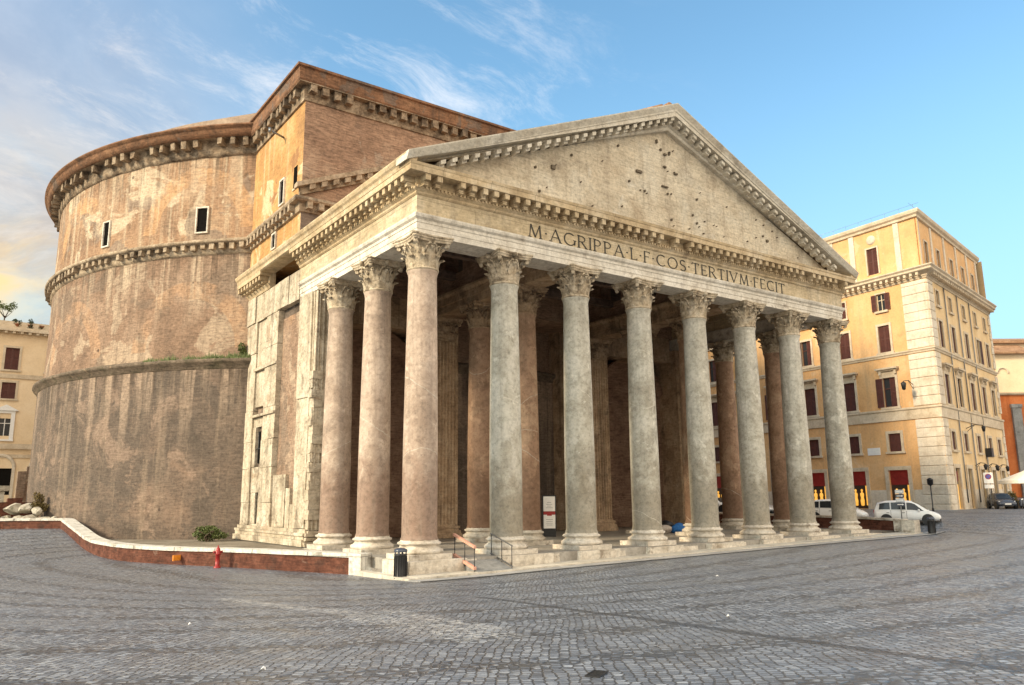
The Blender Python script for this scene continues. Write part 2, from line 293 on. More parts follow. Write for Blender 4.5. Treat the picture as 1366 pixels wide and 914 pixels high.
M['rock'] = masonry('broken_marble', [(.3, (.30, .26, .20)), (.5, (.46, .42, .34)), (.7, (.60, .56, .48))], 1.2, course=.1, fine=.4, bump=.5, stain=((.12, .13, .06), .54, 1.4, .7))

def cobbles():
    m, t, b = new_mat('basalt_cobbles')
    P = t.node('ShaderNodeTexCoord').outputs['Object']
    wv = t.node('ShaderNodeTexNoise', {'Vector': P, 'Scale': .35, 'Detail': 2.}).outputs['Color']
    Q = t.vmath('ADD', P, t.mul(t.vmath('SUBTRACT', wv, (.5, .5, .5)), (.5, .5, 0)))
    wv2 = t.node('ShaderNodeTexNoise', {'Vector': P, 'Scale': 5., 'Detail': 1.}).outputs['Color']
    Q = t.vmath('ADD', Q, t.mul(t.vmath('SUBTRACT', wv2, (.5, .5, .5)), (.05, .05, 0)))
    rot = t.node('ShaderNodeVectorRotate', {'Vector': Q, 'Angle': radians(38)}, rotation_type='Z_AXIS').outputs[0]
    kw = {'Vector': rot, 'Scale': 7.6, 'Randomness': .34}
    edge = t.node('ShaderNodeTexVoronoi', dict(kw), feature='DISTANCE_TO_EDGE').outputs['Distance']
    cell = t.node('ShaderNodeTexVoronoi', dict(kw), feature='F1')
    per = t.node('ShaderNodeSeparateColor', {'Color': cell.outputs['Color']}).outputs[0]
    mort = t.step(edge, .03, .13, 1, 0)
    big = t.noise(P, .16, 5, .6); mid = t.noise(P, 1.1, 5, .65); fin = t.noise(P, 22., 3, .6)
    c = t.ramp(per, [(0, (.105, .119, .144)), (.5, (.185, .204, .24)), (1, (.33, .352, .385))])
    c = t.mix(1., c, t.ramp(mid, [(.3, (.82, .82, .83)), (.55, (1, 1, 1)), (.75, (1.22, 1.20, 1.17))]), 'MULTIPLY')
    c = t.mix(t.step(big, .46, .66, 0, .3), c, (.205, .195, .18))
    worn = t.step(t.noise(t.vmath('ADD', t.mul(P, (.5, .22, 1)), (9., 4., 0.)), .55, 5, .6), .45, .62)
    c = t.mix(t.math('MULTIPLY', worn, .35), c, (.185, .205, .24))
    c = t.mix(t.math('MULTIPLY', mort, t.math('SUBTRACT', .80, t.math('MULTIPLY', worn, .12))), c, (.026, .024, .022))
    damp = t.step(t.noise(P, .7, 6, .7), .60, .74, 0, .14)
    c = t.mix(damp, c, (.06, .06, .065))
    # bands laid in another direction / a dark seam and chalky worn tracks
    s = t.node('ShaderNodeSeparateXYZ', {'Vector': P})
    def band(x0, y0, x1, y1, wd, soft, wob=.3):
        L = sqrt((x1-x0)**2+(y1-y0)**2); dx, dy = (x1-x0)/L, (y1-y0)/L
        rx = t.math('SUBTRACT', s.outputs[0], x0); ry = t.math('SUBTRACT', s.outputs[1], y0)
        al = t.math('ADD', t.math('MULTIPLY', rx, dx), t.math('MULTIPLY', ry, dy))
        cr = t.math('SUBTRACT', t.math('MULTIPLY', rx, dy), t.math('MULTIPLY', ry, dx))
        cr = t.math('ABSOLUTE', t.math('ADD', cr, t.math('MULTIPLY', t.math('SUBTRACT', t.noise(P, .25, 2), .5), wob)))
        k = t.step(cr, wd, wd+soft, 1, 0)
        return t.math('MULTIPLY', k, t.math('MULTIPLY', t.step(al, -.5, .5), t.step(al, L-.5, L+.5, 1, 0)))
    seam = band(-4.6, -11.5, -7.6, -28.5, .10, .05, .25)
    c = t.mix(t.math('MULTIPLY', seam, .75), c, (.030, .034, .042))
    chalk = t.math('MAXIMUM', band(-10.0, -6.5, -9.2, -14.0, .12, .4, .8), t.math('MAXIMUM', band(-9.2, -13.5, -9.6, -19.6, .22, .6, .9), band(-8.3, -13.5, -8.9, -18.6, .06, .5, .9)))
    c = t.mix(t.math('MULTIPLY', t.math('MULTIPLY', chalk, .75), t.step(t.noise(P, 6., 5, .75), .46, .58)), c, (.55, .54, .52))
    spk = t.noise(P, 30., 2, .5)
    c = t.mix(t.step(spk, .73, .77, 0, .7), c, (.35, .34, .32))
    t.set(b.inputs['Base Color'], c)
    t.set(b.inputs['Roughness'], t.step(mid, .3, .7, .30, .50)); b.inputs['Specular IOR Level'].default_value = .65
    h = t.math('ADD', t.math('MULTIPLY', t.math('SUBTRACT', 1., mort), 1.), t.math('ADD', t.math('MULTIPLY', fin, .3), t.math('ADD', t.math('MULTIPLY', per, .5), t.math('MULTIPLY', t.noise(P, 6.5, 1, .5), 1.6))))
    t.L.new(t.node('ShaderNodeBump', {'Height': h, 'Strength': .9, 'Distance': .03}).outputs[0], b.inputs['Normal'])
    return m
M['cobbles'] = cobbles()

# ------------------------------------------------------------------ mesh helper
class MB:
    def __init__(s): s.v = []; s.f = []; s.sm = []
    def add(s, vs, fs, smooth=False, T=None):
        o = len(s.v)
        for p in vs:
            p = Vector(p); s.v.append(tuple(T @ p) if T is not None else tuple(p))
        for q in fs: s.f.append(tuple(i+o for i in q)); s.sm.append(smooth)
        return s
    def box(s, a, b, T=None):
        (x0, y0, z0), (x1, y1, z1) = a, b
        vs = [(x0, y0, z0), (x1, y0, z0), (x1, y1, z0), (x0, y1, z0), (x0, y0, z1), (x1, y0, z1), (x1, y1, z1), (x0, y1, z1)]
        return s.add(vs, [(0, 3, 2, 1), (4, 5, 6, 7), (0, 1, 5, 4), (1, 2, 6, 5), (2, 3, 7, 6), (3, 0, 4, 7)], T=T)
    def hexa(s, vs, T=None):     # 8 corners, bottom loop then top loop
        return s.add(vs, [(0, 3, 2, 1), (4, 5, 6, 7), (0, 1, 5, 4), (1, 2, 6, 5), (2, 3, 7, 6), (3, 0, 4, 7)], T=T)
    def quad(s, *p, T=None): return s.add(p, [tuple(range(len(p)))], T=T)
    def lathe(s, prof, n=32, c=(0, 0, 0), a0=0., a1=2*pi, smooth=True, caps=False, T=None):
        full = abs(a1-a0-2*pi) < 1e-6; cnt = n if full else n+1
        vs = [(c[0]+r*cos(a0+(a1-a0)*i/n), c[1]+r*sin(a0+(a1-a0)*i/n), c[2]+z) for r, z in prof for i in range(cnt)]
        fs = []
        for j in range(len(prof)-1):
            for i in range(n):
                i2 = (i+1) % cnt
                fs.append((j*cnt+i, j*cnt+i2, (j+1)*cnt+i2, (j+1)*cnt+i))
        if caps and full:
            fs.append(tuple(range(cnt))[::-1]); fs.append(tuple((len(prof)-1)*cnt+i for i in range(cnt)))
        return s.add(vs, fs, smooth, T)
    def tube(s, a, b, r, r1=None, n=8, T=None):
        a, b = Vector(a), Vector(b); d = (b-a); L = d.length
        q = d.to_track_quat('Z', 'Y').to_matrix().to_4x4(); q.translation = a
        if T is not None: q = T @ q
        return s.lathe([(r, 0), (r if r1 is None else r1, L)], n, smooth=True, caps=True, T=q)
    def path(s, pts, r, n=6, T=None):
        for a, b in zip(pts, pts[1:]): s.tube(a, b, r, n=n, T=T)
        return s
    def sweep(s, path, prof, smooth=False):
        """profile (out, z) along a plan polyline, mitred; out is to the right-hand side of travel reversed (left normal)"""
        P = [Vector(p) for p in path]; n = len(P); nor = []
        for i in range(n):
            ns = []
            if i > 0: d = (P[i]-P[i-1]).normalized(); ns.append(Vector((d.y, -d.x)))
            if i < n-1: d = (P[i+1]-P[i]).normalized(); ns.append(Vector((d.y, -d.x)))
            if len(ns) == 2:
                b = (ns[0]+ns[1]); b = b/(b.dot(ns[0])); nor.append(b)
            else: nor.append(ns[0])
        vs = [(P[i].x+nor[i].x*o, P[i].y+nor[i].y*o, z) for i in range(n) for o, z in prof]
        k = len(prof)
        fs = [(i*k+j, (i+1)*k+j, (i+1)*k+j+1, i*k+j+1) for i in range(n-1) for j in range(k-1)]
        fs += [tuple(range(k))[::-1], tuple((n-1)*k+j for j in range(k))]
        return s.add(vs, fs, smooth)
    def build(s, name, mat, parent=None, loc=None, jitter=0., seed=1):
        me = bpy.data.meshes.new(name)
        vs = s.v
        if jitter:
            r = random.Random(seed); vs = [(x+r.uniform(-jitter, jitter), y+r.uniform(-jitter, jitter), z+r.uniform(-jitter, jitter)) for x, y, z in vs]
        me.from_pydata(vs, [], s.f); me.polygons.foreach_set('use_smooth', s.sm)
        me.materials.append(M[mat] if isinstance(mat, str) else mat); me.update()
        o = bpy.data.objects.new(name, me); COL.objects.link(o)
        if loc: o.location = loc
        if parent: o.parent = parent
        return o
def pieces(b, gap=.0):
    """split a mesh into its separate pieces: loose islands, joined where their boxes touch"""
    par = list(range(len(b.v)))
    def find(i):
        while par[i] != i: par[i] = par[par[i]]; i = par[i]
        return i
    for q in b.f:
        r0 = find(q[0])
        for i in q[1:]: par[find(i)] = r0
    comp = {}
    for i in range(len(b.v)): comp.setdefault(find(i), []).append(i)
    C = [[np.array([b.v[i] for i in ids]).min(0), np.array([b.v[i] for i in ids]).max(0), [r_]] for r_, ids in comp.items()]
    merged = True
    while merged:
        merged = False; out = []
        for c in C:
            for o in out:
                if (c[0]-gap <= o[1]).all() and (o[0]-gap <= c[1]).all():
                    o[0] = np.minimum(o[0], c[0]); o[1] = np.maximum(o[1], c[1]); o[2] += c[2]; merged = True; break
            else: out.append(c)
        C = out
    owner = {r_: k for k, c in enumerate(C) for r_ in c[2]}
    res = [MB() for _ in C]; mp = [dict() for _ in C]
    for q, sm in zip(b.f, b.sm):
        k = owner[find(q[0])]; idx = []
        for i in q:
            if i not in mp[k]: mp[k][i] = len(res[k].v); res[k].v.append(b.v[i])
            idx.append(mp[k][i])
        res[k].f.append(tuple(idx)); res[k].sm.append(sm)
    return res
def empty(name, loc=(0, 0, 0), rz=0.):
    o = bpy.data.objects.new(name, None); COL.objects.link(o); o.location = loc; o.rotation_euler = (0, 0, rz); o.empty_display_size = .3
    return o
def tag(o, label=None, cat=None, group=None, kind=None):
    if label: o['label'] = label
    if cat: o['category'] = cat
    if group: o['group'] = group
    if kind: o['kind'] = kind
    return o
def copy_tree(o, parent=None, loc=None):
    c = o.copy(); COL.objects.link(c)
    if parent: c.parent = parent
    if loc is not None: c.location = loc
    for ch in list(o.children): copy_tree(ch, c)
    return c
def frame_T(o, d, n):     # local x along wall, y = outward normal, z up
    d = Vector((d[0], d[1], 0)).normalized(); n = Vector((n[0], n[1], 0)).normalized()
    T = Matrix((d, n, Vector((0, 0, 1)))).transposed().to_4x4(); T.translation = o
    return T

# ------------------------------------------------------------------ ground
S = 4.5
lwall = [(-1.5, 2.31, -.78), (-2.77, 4.47, -.73), (-4.14, 6.69, -.67), (-5.55, 9.57, -.64), (-7.14, 12.59, -.63), (-8.29, 14.67, -.59), (-9.13, 17.76, -.53), (-9.49, 22.98, -.29), (-9.67, 32.92, .64), (-13.05, 35.36, .63), (-46, 44., .9)]
rwall = [(36.8, -1.5, -.2), (37.3, 2., -.1), (38.0, 7., -.05), (38.5, 12., .0), (39, 30, .2), (40, 60, .4)]
ctrl = [p for p in lwall[:10]] + [(-1.4, -2.4, -.64), (5, -2.4, -.55), (15, -2.4, -.42), (25, -2.4, -.3), (34, -2.4, -.2)] + \
    [(-16.75, -30.2, .87), (-22, -22, .72), (-30, -30, 1.0), (-5, -33, .95), (8, -34, 1.0), (25, -30, 1.0), (-45, -45, 1.4), (10, -60, 1.8), (-20, -55, 1.6), (60, -45, 1.4), (-28, 0, .5), (-30, 20, .7), (-50, 20, .9), (-55, -15, 1.0)] + \
    [(37.2, -4, -.1), (36.8, -1.5, -.2), (40.5, -2., .5), (42, 4, .6), (44, 15, .75), (50, 3, .85), (56.7, 4, .95), (65, 5, .9), (80, 8, 1.2), (100, 12, 1.6), (50, -15, .9), (75, -15, 1.1), (110, -20, 1.6), (47, 40, .9), (50, 70, 1.0), (-20, 80, 1.4), (-60, 80, 1.4), (-40, 45, .9)]
cp = np.array(ctrl, float)
def tps_k(r2_): return np.where(r2_ > 0, .5*r2_*np.log(r2_+1e-9), 0)
D2 = ((cp[:, None, :2]-cp[None, :, :2])**2).sum(-1)
K = tps_k(D2)+np.eye(len(cp))*2.0
Pm = np.c_[np.ones(len(cp)), cp[:, :2]]
A = np.block([[K, Pm], [Pm.T, np.zeros((3, 3))]])
sol = np.linalg.solve(A, np.r_[cp[:, 2], 0, 0, 0])
def gz(x, y):
    r_ = (cp[:, 0]-x)**2+(cp[:, 1]-y)**2
    z = float(tps_k(r_)@sol[:-3]+sol[-3]+sol[-2]*x+sol[-1]*y)
    d = max(0, sqrt((x-15)**2+(y-10)**2)-90); return max(-1., min(2.2, z))*(1-min(1, d/150))+1.2*min(1, d/150)
precinct = [p[:2] for p in lwall[::-1]] + [(-1.3, 2.0), (-1.3, -2.3), (36.6, -2.3), (36.8, -1.5)] + [p[:2] for p in rwall[1:]] + [(41, 130), (-46, 130)]
def inside(x, y, poly):
    c = False; j = len(poly)-1
    for i in range(len(poly)):
        (xi, yi), (xj, yj) = poly[i], poly[j]
        if (yi > y) != (yj > y) and x < (xj-xi)*(y-yi)/(yj-yi)+xi: c = not c
        j = i
    return c
def ground():
    pts = []
    for (xa, ya), (xb, yb) in zip(precinct, precinct[1:]+precinct[:1]):
        k = max(1, int(sqrt((xb-xa)**2+(yb-ya)**2)/1.5)); pts += [Vector((xa+(xb-xa)*i/k, ya+(yb-ya)*i/k)) for i in range(k)]
    n0 = len(pts); edges = [(i, (i+1) % n0) for i in range(n0)]
    def near(x, y):
        for i in range(n0):
            a, b = pts[i], pts[(i+1) % n0]; d = b-a; tt = max(0, min(1, (Vector((x, y))-a).dot(d)/d.length_squared))
            if (Vector((x, y))-a-d*tt).length < .35: return True
        return False
    xs = np.r_[-900, -500, -250, -140, np.arange(-90, 121, 1.5), 170, 260, 500, 900]
    ys = np.r_[-900, -500, -250, -120, np.arange(-75, 136, 1.5), 180, 260, 500, 900]
    for x in xs:
        for y in ys:
            if -47 < x < 42 and -3 < y < 131 and (inside(x, y, precinct) or near(x, y)): continue
            pts.append(Vector((float(x), float(y))))
    v, e, f, *_ = geometry.delaunay_2d_cdt(pts, edges, [], 0, 1e-4)
    b = MB()
    vs = [(p.x, p.y, gz(p.x, p.y)) for p in v]; fs = []
    for q in f:
        cx = sum(v[i].x for i in q)/len(q); cy = sum(v[i].y for i in q)/len(q)
        if not inside(cx, cy, precinct): fs.append(tuple(q))
    b.add(vs, fs, True)
    return tag(b.build('plaza', 'cobbles'), kind='structure')
ground()
def fill_poly(b, poly, zf):
    b.add([(x, y, zf(x, y)) for x, y in poly], [tuple(range(len(poly)))])
earth = [(-1.0, 2.2)] + [(x+.25, y+.2) for x, y, _ in lwall[1:8]] + [(-9.4, 33.2), (-13., 35.7), (-45.8, 44.3), (-45.8, 129.8), (40.9, 129.8), (39.9, 60), (38.9, 30), (38.3, 12), (37.8, 7), (37.1, 2), (36.6, -1.2), (33.5, -.4), (33.5, 2.2)]
b = MB(); fill_poly(b, earth, lambda x, y: -.05); tag(b.build('earth', 'dirt'), kind='structure')
# white travertine strip and grey slab gutter along the front
def strip(name, mat, x0, x1, y0, y1, zf, th):
    b = MB(); n = 34
    for i in range(n):
        xa = x0+(x1-x0)*i/n; xb = x0+(x1-x0)*(i+1)/n
        b.hexa([(xa, y0, zf(xa)-th), (xb, y0, zf(xb)-th), (xb, y1, zf(xb)-th), (xa, y1, zf(xa)-th), (xa, y0, zf(xa)), (xb, y0, zf(xb)), (xb, y1, zf(xb)), (xa, y1, zf(xa))])
    return tag(b.build(name, mat), kind='structure')
zstrip = lambda x: -.54+.42*(x+1)/36
strip('pavement', 'strip', -1.35, 36.7, -2.35, -.2, zstrip, .5)
strip('pavement_corner', 'strip', -1.75, -1.353, -2.35, 2.6, lambda x: -.56, .4)
b = MB()
for i in range(40):
    xa = -1.8+39.3*i/40; xb = xa+39.3/40-.012
    b.hexa([(xa, -3.35, gz(xa, -3.35)-.1), (xb, -3.35, gz(xb, -3.35)-.1), (xb, -2.352, gz(xb, -2.352)-.1), (xa, -2.352, gz(xa, -2.352)-.1),
            (xa, -3.35, gz(xa, -3.35)+.035), (xb, -3.35, gz(xb, -3.35)+.035), (xb, -2.352, gz(xb, -2.352)+.03), (xa, -2.352, gz(xa, -2.352)+.03)])
tag(b.build('kerb', 'kerb_pale'), kind='structure')
b = MB()
for i in range(40):
    xa = -1.8+39.3*i/40; xb = -1.8+39.3*(i+1)/40; b.quad((xa, -3.52, gz(xa, -3.52)+.022), (xb, -3.52, gz(xb, -3.52)+.022), (xb, -3.36, gz(xb, -3.36)+.022), (xa, -3.36, gz(xa, -3.36)+.022))
tag(b.build('gutter_channel', 'tar'), kind='structure')

# ------------------------------------------------------------------ the temple
T0 = tag(empty('temple', (15.75, 13, 0)), 'huge weathered ancient temple with columned marble porch in front of a round brick drum', 'temple')
TI = Vector((-15.75, -13, 0))
def part(b, name, mat, parent=None, **k):
    o = b.build(name, mat, **k); o.parent = parent or T0
    if (parent or T0) is T0: o.matrix_parent_inverse = Matrix.Translation(TI)
    return o
RB = 26.75
def parts(b, name, mat, parent=None, gap=0., **k):
    return [part(q, name, mat, parent, **k) for q in pieces(b, gap)]
def ring(b, prof, n=160): b.lathe([(r, z) for r, z in prof], n, (RCX, RCY, 0))
def blocks_round(b, r0, r1, z0, z1, wd, step, a_from=-pi, a_to=pi, seed=3, miss=.06, drop=.0):
    rr = random.Random(seed); n = int(2*pi*r0/step)
    for i in range(n):
        a = 2*pi*i/n
        if rr.random() < miss: continue
        T = Matrix.Translation((RCX, RCY, 0)) @ Matrix.Rotation(a, 4, 'Z')
        w2 = wd*rr.uniform(.8, 1.1)/2; ro = r1-rr.uniform(0, .14); d = rr.uniform(-.05, .05)
        b.box((r0, -w2, z0+d+rr.uniform(0, .1)), (ro, w2, z1), T)
# drum: three storeys
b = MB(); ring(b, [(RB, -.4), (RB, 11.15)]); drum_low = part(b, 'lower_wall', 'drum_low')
b = MB(); ring(b, [(RB-.35, 11.9), (RB-.35, 19.5)]); drum_mid = part(b, 'middle_wall', 'drum_mid')
b = MB(); ring(b, [(RB-.35, 20.1), (RB-.35, 27.0)]); drum_up = part(b, 'upper_wall', 'drum_up')
b = MB(); ring(b, [(RB, 11.1), (RB+.1, 11.18), (RB+.12, 11.35), (RB+.36, 11.5), (RB+.42, 11.6), (RB+.40, 11.74), (RB+.1, 11.86), (RB-.36, 11.96)]); part(b, 'string_course', 'string')
b = MB(); ring(b, [(RB-.35, 19.25), (RB-.2, 19.34), (RB-.18, 19.5), (RB-.18, 19.95), (RB+.22, 19.95), (RB+.30, 20.05), (RB+.28, 20.2), (RB-.35, 20.36)])
blocks_round(b, RB-.3, RB+.2, 19.52, 19.96, .34, .72); part(b, 'middle_cornice', 'cornice_stone', jitter=.02)
b = MB(); ring(b, [(RB-.35, 26.55), (RB-.2, 26.62), (RB-.15, 26.85), (RB-.12, 27.66), (RB+.5, 27.66)])
blocks_round(b, RB-.3, RB+.48, 27.05, 27.68, .38, .92, seed=5, miss=.14); part(b, 'upper_cornice', 'cornice_old', jitter=.05)
b = MB(); ring(b, [(RB+.48, 27.64), (RB+.62, 27.70), (RB+.78, 28.0), (RB+.82, 28.2), (RB+1.0, 28.26), (RB+1.0, 28.38), (RB+.2, 28.5), (RB-3.4, 28.7)]); part(b, 'parapet', 'cornice_brick')
dome_prof = [(RB-2.4, 28.5), (RB-2.7, 29.2), (RB-2.9, 30.95)]
r_, z_ = RB-2.9, 30.95
for i in range(5):
    dome_prof += [(r_-.2, z_+.06), (r_-1.45, z_+.12), (r_-1.5, z_+.90)]; r_ -= 1.5; z_ += .90
for i in range(1, 9):
    t_ = i/8; dome_prof.append((r_*(1-t_)+4.3*t_, z_+(40.5-z_)*sin(t_*pi/2)))
b = MB(); ring(b, dome_prof, 96); part(b, 'dome', 'lead')
b = MB()
for a in np.linspace(radians(-128), radians(-108), 9):
    p = (RCX+24.2*cos(a), RCY+24.2*sin(a), 28.4); b.tube(p, (p[0], p[1], 31.6), .02, n=5)
prev = None
for a in np.linspace(radians(-128), radians(-108), 17):
    p = (RCX+24.2*cos(a), RCY+24.2*sin(a), 31.55)
    if prev: b.tube(prev, p, .03, n=5)
    prev = p
part(b, 'roof_railing', 'metal')
# windows of the drum: stone frame round a near-black panel coloured as the opening's shade
def drum_window(px, py, zc, hw, hh):
    a = atan2(py-RCY, px-RCX); T = Matrix.Translation((RCX, RCY, 0)) @ Matrix.Rotation(a, 4, 'Z'); r = RB-.37
    b = MB()
    for y0, y1, z0, z1 in ((-hw-.1, -hw, zc-hh-.1, zc+hh+.1), (hw, hw+.1, zc-hh-.1, zc+hh+.1), (-hw, hw, zc+hh, zc+hh+.1), (-hw, hw, zc-hh-.1, zc-hh)):
        b.box((r, y0, z0), (r+.14, y1, z1), T)
    f = part(b, 'window', 'marble_white')
    b = MB(); b.box((r-.1, -hw, zc-hh), (r+.035, hw, zc+hh), T); part(b, 'opening', 'dark', f)
drum_window(-8.4, 33.1, 22.0, .34, .92)
drum_window(-3.35, 25.7, 21.85, .40, .88)

# transitional block
BX0, BX1, BY = -.82, 32.32, 13.6
bpath = [(BX0, 23.4), (BX0, BY), (BX1, BY), (BX1, 23.4)]
b = MB(); b.box((BX0, BY, 17.1), (BX0+2.2, 24.5, 28.0)); part(b, 'block_side_wall', 'block_side')
b = MB(); b.box((BX0+2.2, BY+.004, 15.), (BX1, 24.5, 28.0)); b.box((BX0+.004, BY-.02, 17.2), (BX0+2.2, BY+.3, 27.98)); part(b, 'block_front_wall', 'block_front')
b = MB(); b.box((BX0+.01, BY-.05, 17.2), (BX1, BY-.01, 20.1)); part(b, 'lower_front_wall', 'block_low')
b = MB(); b.sweep(bpath, [(-.1, 19.35), (.14, 19.4), (.16, 19.58), (.16, 19.95), (.50, 19.95), (.56, 20.05), (.55, 20.22), (-.1, 20.38), (-.1, 19.35)])
rr = random.Random(4)
for y in np.arange(14.2, 23.2, .72): b.box((BX0-.5, y, 19.55), (BX0-.1, y+.34, 19.96))
for x in np.arange(-.6, 14, .72): b.box((x, BY-.5, 19.55), (x+.34, BY-.1, 19.96))
# fragment of an older, higher gable: a sloping cornice on the block's front
sl = .425
def shear(x0, x1, y0, y1, z0a, z1a, x_ref): # box whose top and bottom follow the slope
    za = lambda x, z: z+sl*(x-x_ref)
    return [(x0, y0, za(x0, z0a)), (x1, y0, za(x1, z0a)), (x1, y1, za(x1, z0a)), (x0, y1, za(x0, z0a)), (x0, y0, za(x0, z1a)), (x1, y0, za(x1, z1a)), (x1, y1, za(x1, z1a)), (x0, y1, za(x0, z1a))]
b.hexa(shear(-1.3, 9, BY-.55, BY-.02, 20.85, 21.15, -1.0)); b.hexa(shear(-1.0, 9, BY-.2, BY-.02, 20.35, 20.85, -1.0))
for x in np.arange(-.5, 9, .75): b.hexa(shear(x, x+.36, BY-.5, BY-.1, 20.52, 20.84, -1.0))
part(b, 'block_string_cornice', 'cornice_stone', jitter=.015)
b = MB(); b.sweep(bpath, [(-.1, 26.6), (.1, 26.65), (.12, 26.85), (.12, 27.58), (.60, 27.58), (.60, 27.6), (-.1, 27.6)])
for y in np.arange(14.1, 23.2, .78):
    if rr.random() > .1: b.box((BX0-.58-rr.uniform(-.1, .05), y, 26.98+rr.uniform(0, .12)), (BX0-.1, y+.42, 27.59))
for x in np.arange(-.7, 32.2, .78):
    if rr.random() > .1: b.box((x, BY-.58-rr.uniform(-.1, .05), 26.98+rr.uniform(0, .12)), (x+.42, BY-.1, 27.59))
part(b, 'block_upper_cornice', 'cornice_old', jitter=.04)
b = MB(); b.sweep(bpath, [(-.1, 27.55), (.58, 27.58), (.66, 27.7), (.70, 28.4), (.84, 28.45), (.84, 28.6), (-.6, 28.72), (-.6, 27.55)]); b.box((BX0+.5, BY+.5, 28.3), (BX1-.5, 32, 28.66)); part(b, 'block_parapet', 'cornice_brick')
def side_window(y, z0, z1, w_, framed):
    b = MB()
    if framed:
        for y0, y1, a, c in ((y-w_-.1, y-w_, z0-.1, z1+.12), (y+w_, y+w_+.1, z0-.1, z1+.12), (y-w_, y+w_, z1, z1+.12), (y-w_, y+w_, z0-.1, z0)): b.box((BX0-.12, y0, a), (BX0+.1, y1, c))
    else: b.box((BX0-.06, y-w_-.06, z0-.14), (BX0+.1, y+w_+.06, z0-.02))
    f = part(b, 'window', 'marble_white' if framed else 'trim')
    b = MB(); b.box((BX0-.02, y-w_, z0), (BX0+.1, y+w_, z1)); part(b, 'opening', 'dark', f)
side_window(16.95, 20.95, 22.5, .36, True); side_window(14.75, 21.3, 22.7, .30, False); side_window(18.05, 18.3, 19.2, .30, True)
b = MB(); b.tube((BX0+.1, 17.3, 25.6), (BX0-1.0, 17.0, 25.75), .07); b.tube((BX0-1.0, 17.0, 25.6), (BX0-1.0, 17., 25.9), .12); part(b, 'water_spout', 'metal')

# portico: entablature
E0, E1 = -.75, 32.25
ep = [(E0, 13.4), (E0, E0), (E1, E0), (E1, 23.4)]
def entab(b, prof, path=ep): b.sweep(path, prof+[prof[0]])
def left_back(b, prof, y0=23.4, y1=13.4): b.sweep([(E0, y0), (E0, y1)], prof+[prof[0]])
aprof = [(-1.5, 13.98), (-.06, 13.98), (-.06, 14.25), (-.03, 14.26), (-.03, 14.53), (0, 14.54), (0, 14.68), (.10, 14.76), (.13, 14.86), (.13, 14.93), (-1.5, 14.93)]
b = MB(); entab(b, aprof); part(b, 'architrave', 'marble_white', jitter=.006)
b = MB(); entab(b, [(-1.4, 14.93), (0, 14.93), (0, 15.80), (-1.4, 15.80)]); frieze = part(b, 'frieze', 'frieze')
b = MB(); entab(b, [(-1.35, 15.80), (.03, 15.80), (.09, 15.86), (.10, 15.94), (.20, 16.02), (.22, 16.10), (.10, 16.12), (.10, 16.60), (.70, 16.60), (.72, 16.60), (.72, 16.86), (.75, 16.88), (.78, 17.0), (-1.35, 17.0)])
left_back(b, [(-.3, 15.80), (.03, 15.80), (.10, 15.94), (.22, 16.10), (.10, 16.12), (.10, 16.60), (.70, 16.60), (.72, 16.61), (.72, 16.86), (.78, 17.0), (-.3, 17.0)], 23.4, 18.6)
left_back(b, [(-.2, 16.80), (.66, 16.80), (.76, 16.86), (.78, 17.0), (-.2, 17.0)], 18.598, 13.402)
horizontal_cornice = part(b, 'cornice', 'marble_warm', jitter=.006)
def ornament(b, xs, rnd):
    for x in xs:
        if rnd.random() < .03: continue
        b.box((x-.13, E0-.66, 16.30+rnd.uniform(0, .04)), (x+.13, E0-.05, 16.598)); b.box((x-.11, E0-.46, 16.13), (x+.11, E0-.05, 16.31))
b = MB(); rr = random.Random(9)
ornament(b, np.arange(E0+.2, E1, .613), rr)
for y in list(np.arange(-.55, 13.3, .613))+list(np.arange(19., 23.3, .613)):
    if rr.random() < .04: continue
    b.box((E0-.66, y-.13, 16.30+rr.uniform(0, .04)), (E0-.05, y+.13, 16.598)); b.box((E0-.46, y-.11, 16.13), (E0-.05, y+.11, 16.31))
parts(b, 'bracket', 'marble_warm', horizontal_cornice, .02)
# egg-and-dart strip under the brackets
b = MB()
for x in np.arange(E0-.1, E1+.1, .2): b.box((x, E0-.26, 16.04), (x+.11, E0-.1, 16.17))
for y in np.arange(E0, 13.3, .2): b.box((E0-.26, y, 16.04), (E0-.1, y+.11, 16.17))
part(b, 'egg_moulding', 'marble_warm')
b = MB(); b.sweep([(E0, 23.4), (E0, -1.40)], [(.4, 17.0), (.74, 17.0), (.78, 17.08), (.86, 17.16), (.92, 17.3), (.92, 17.37), (.3, 17.37), (.4, 17.0)])
b.sweep([(E1, -1.4), (E1, 23.4)], [(.4, 17.0), (.74, 17.0), (.78, 17.08), (.86, 17.16), (.92, 17.3), (.92, 17.37), (.3, 17.37), (.4, 17.0)]); parts(b, 'gutter', 'marble_warm')
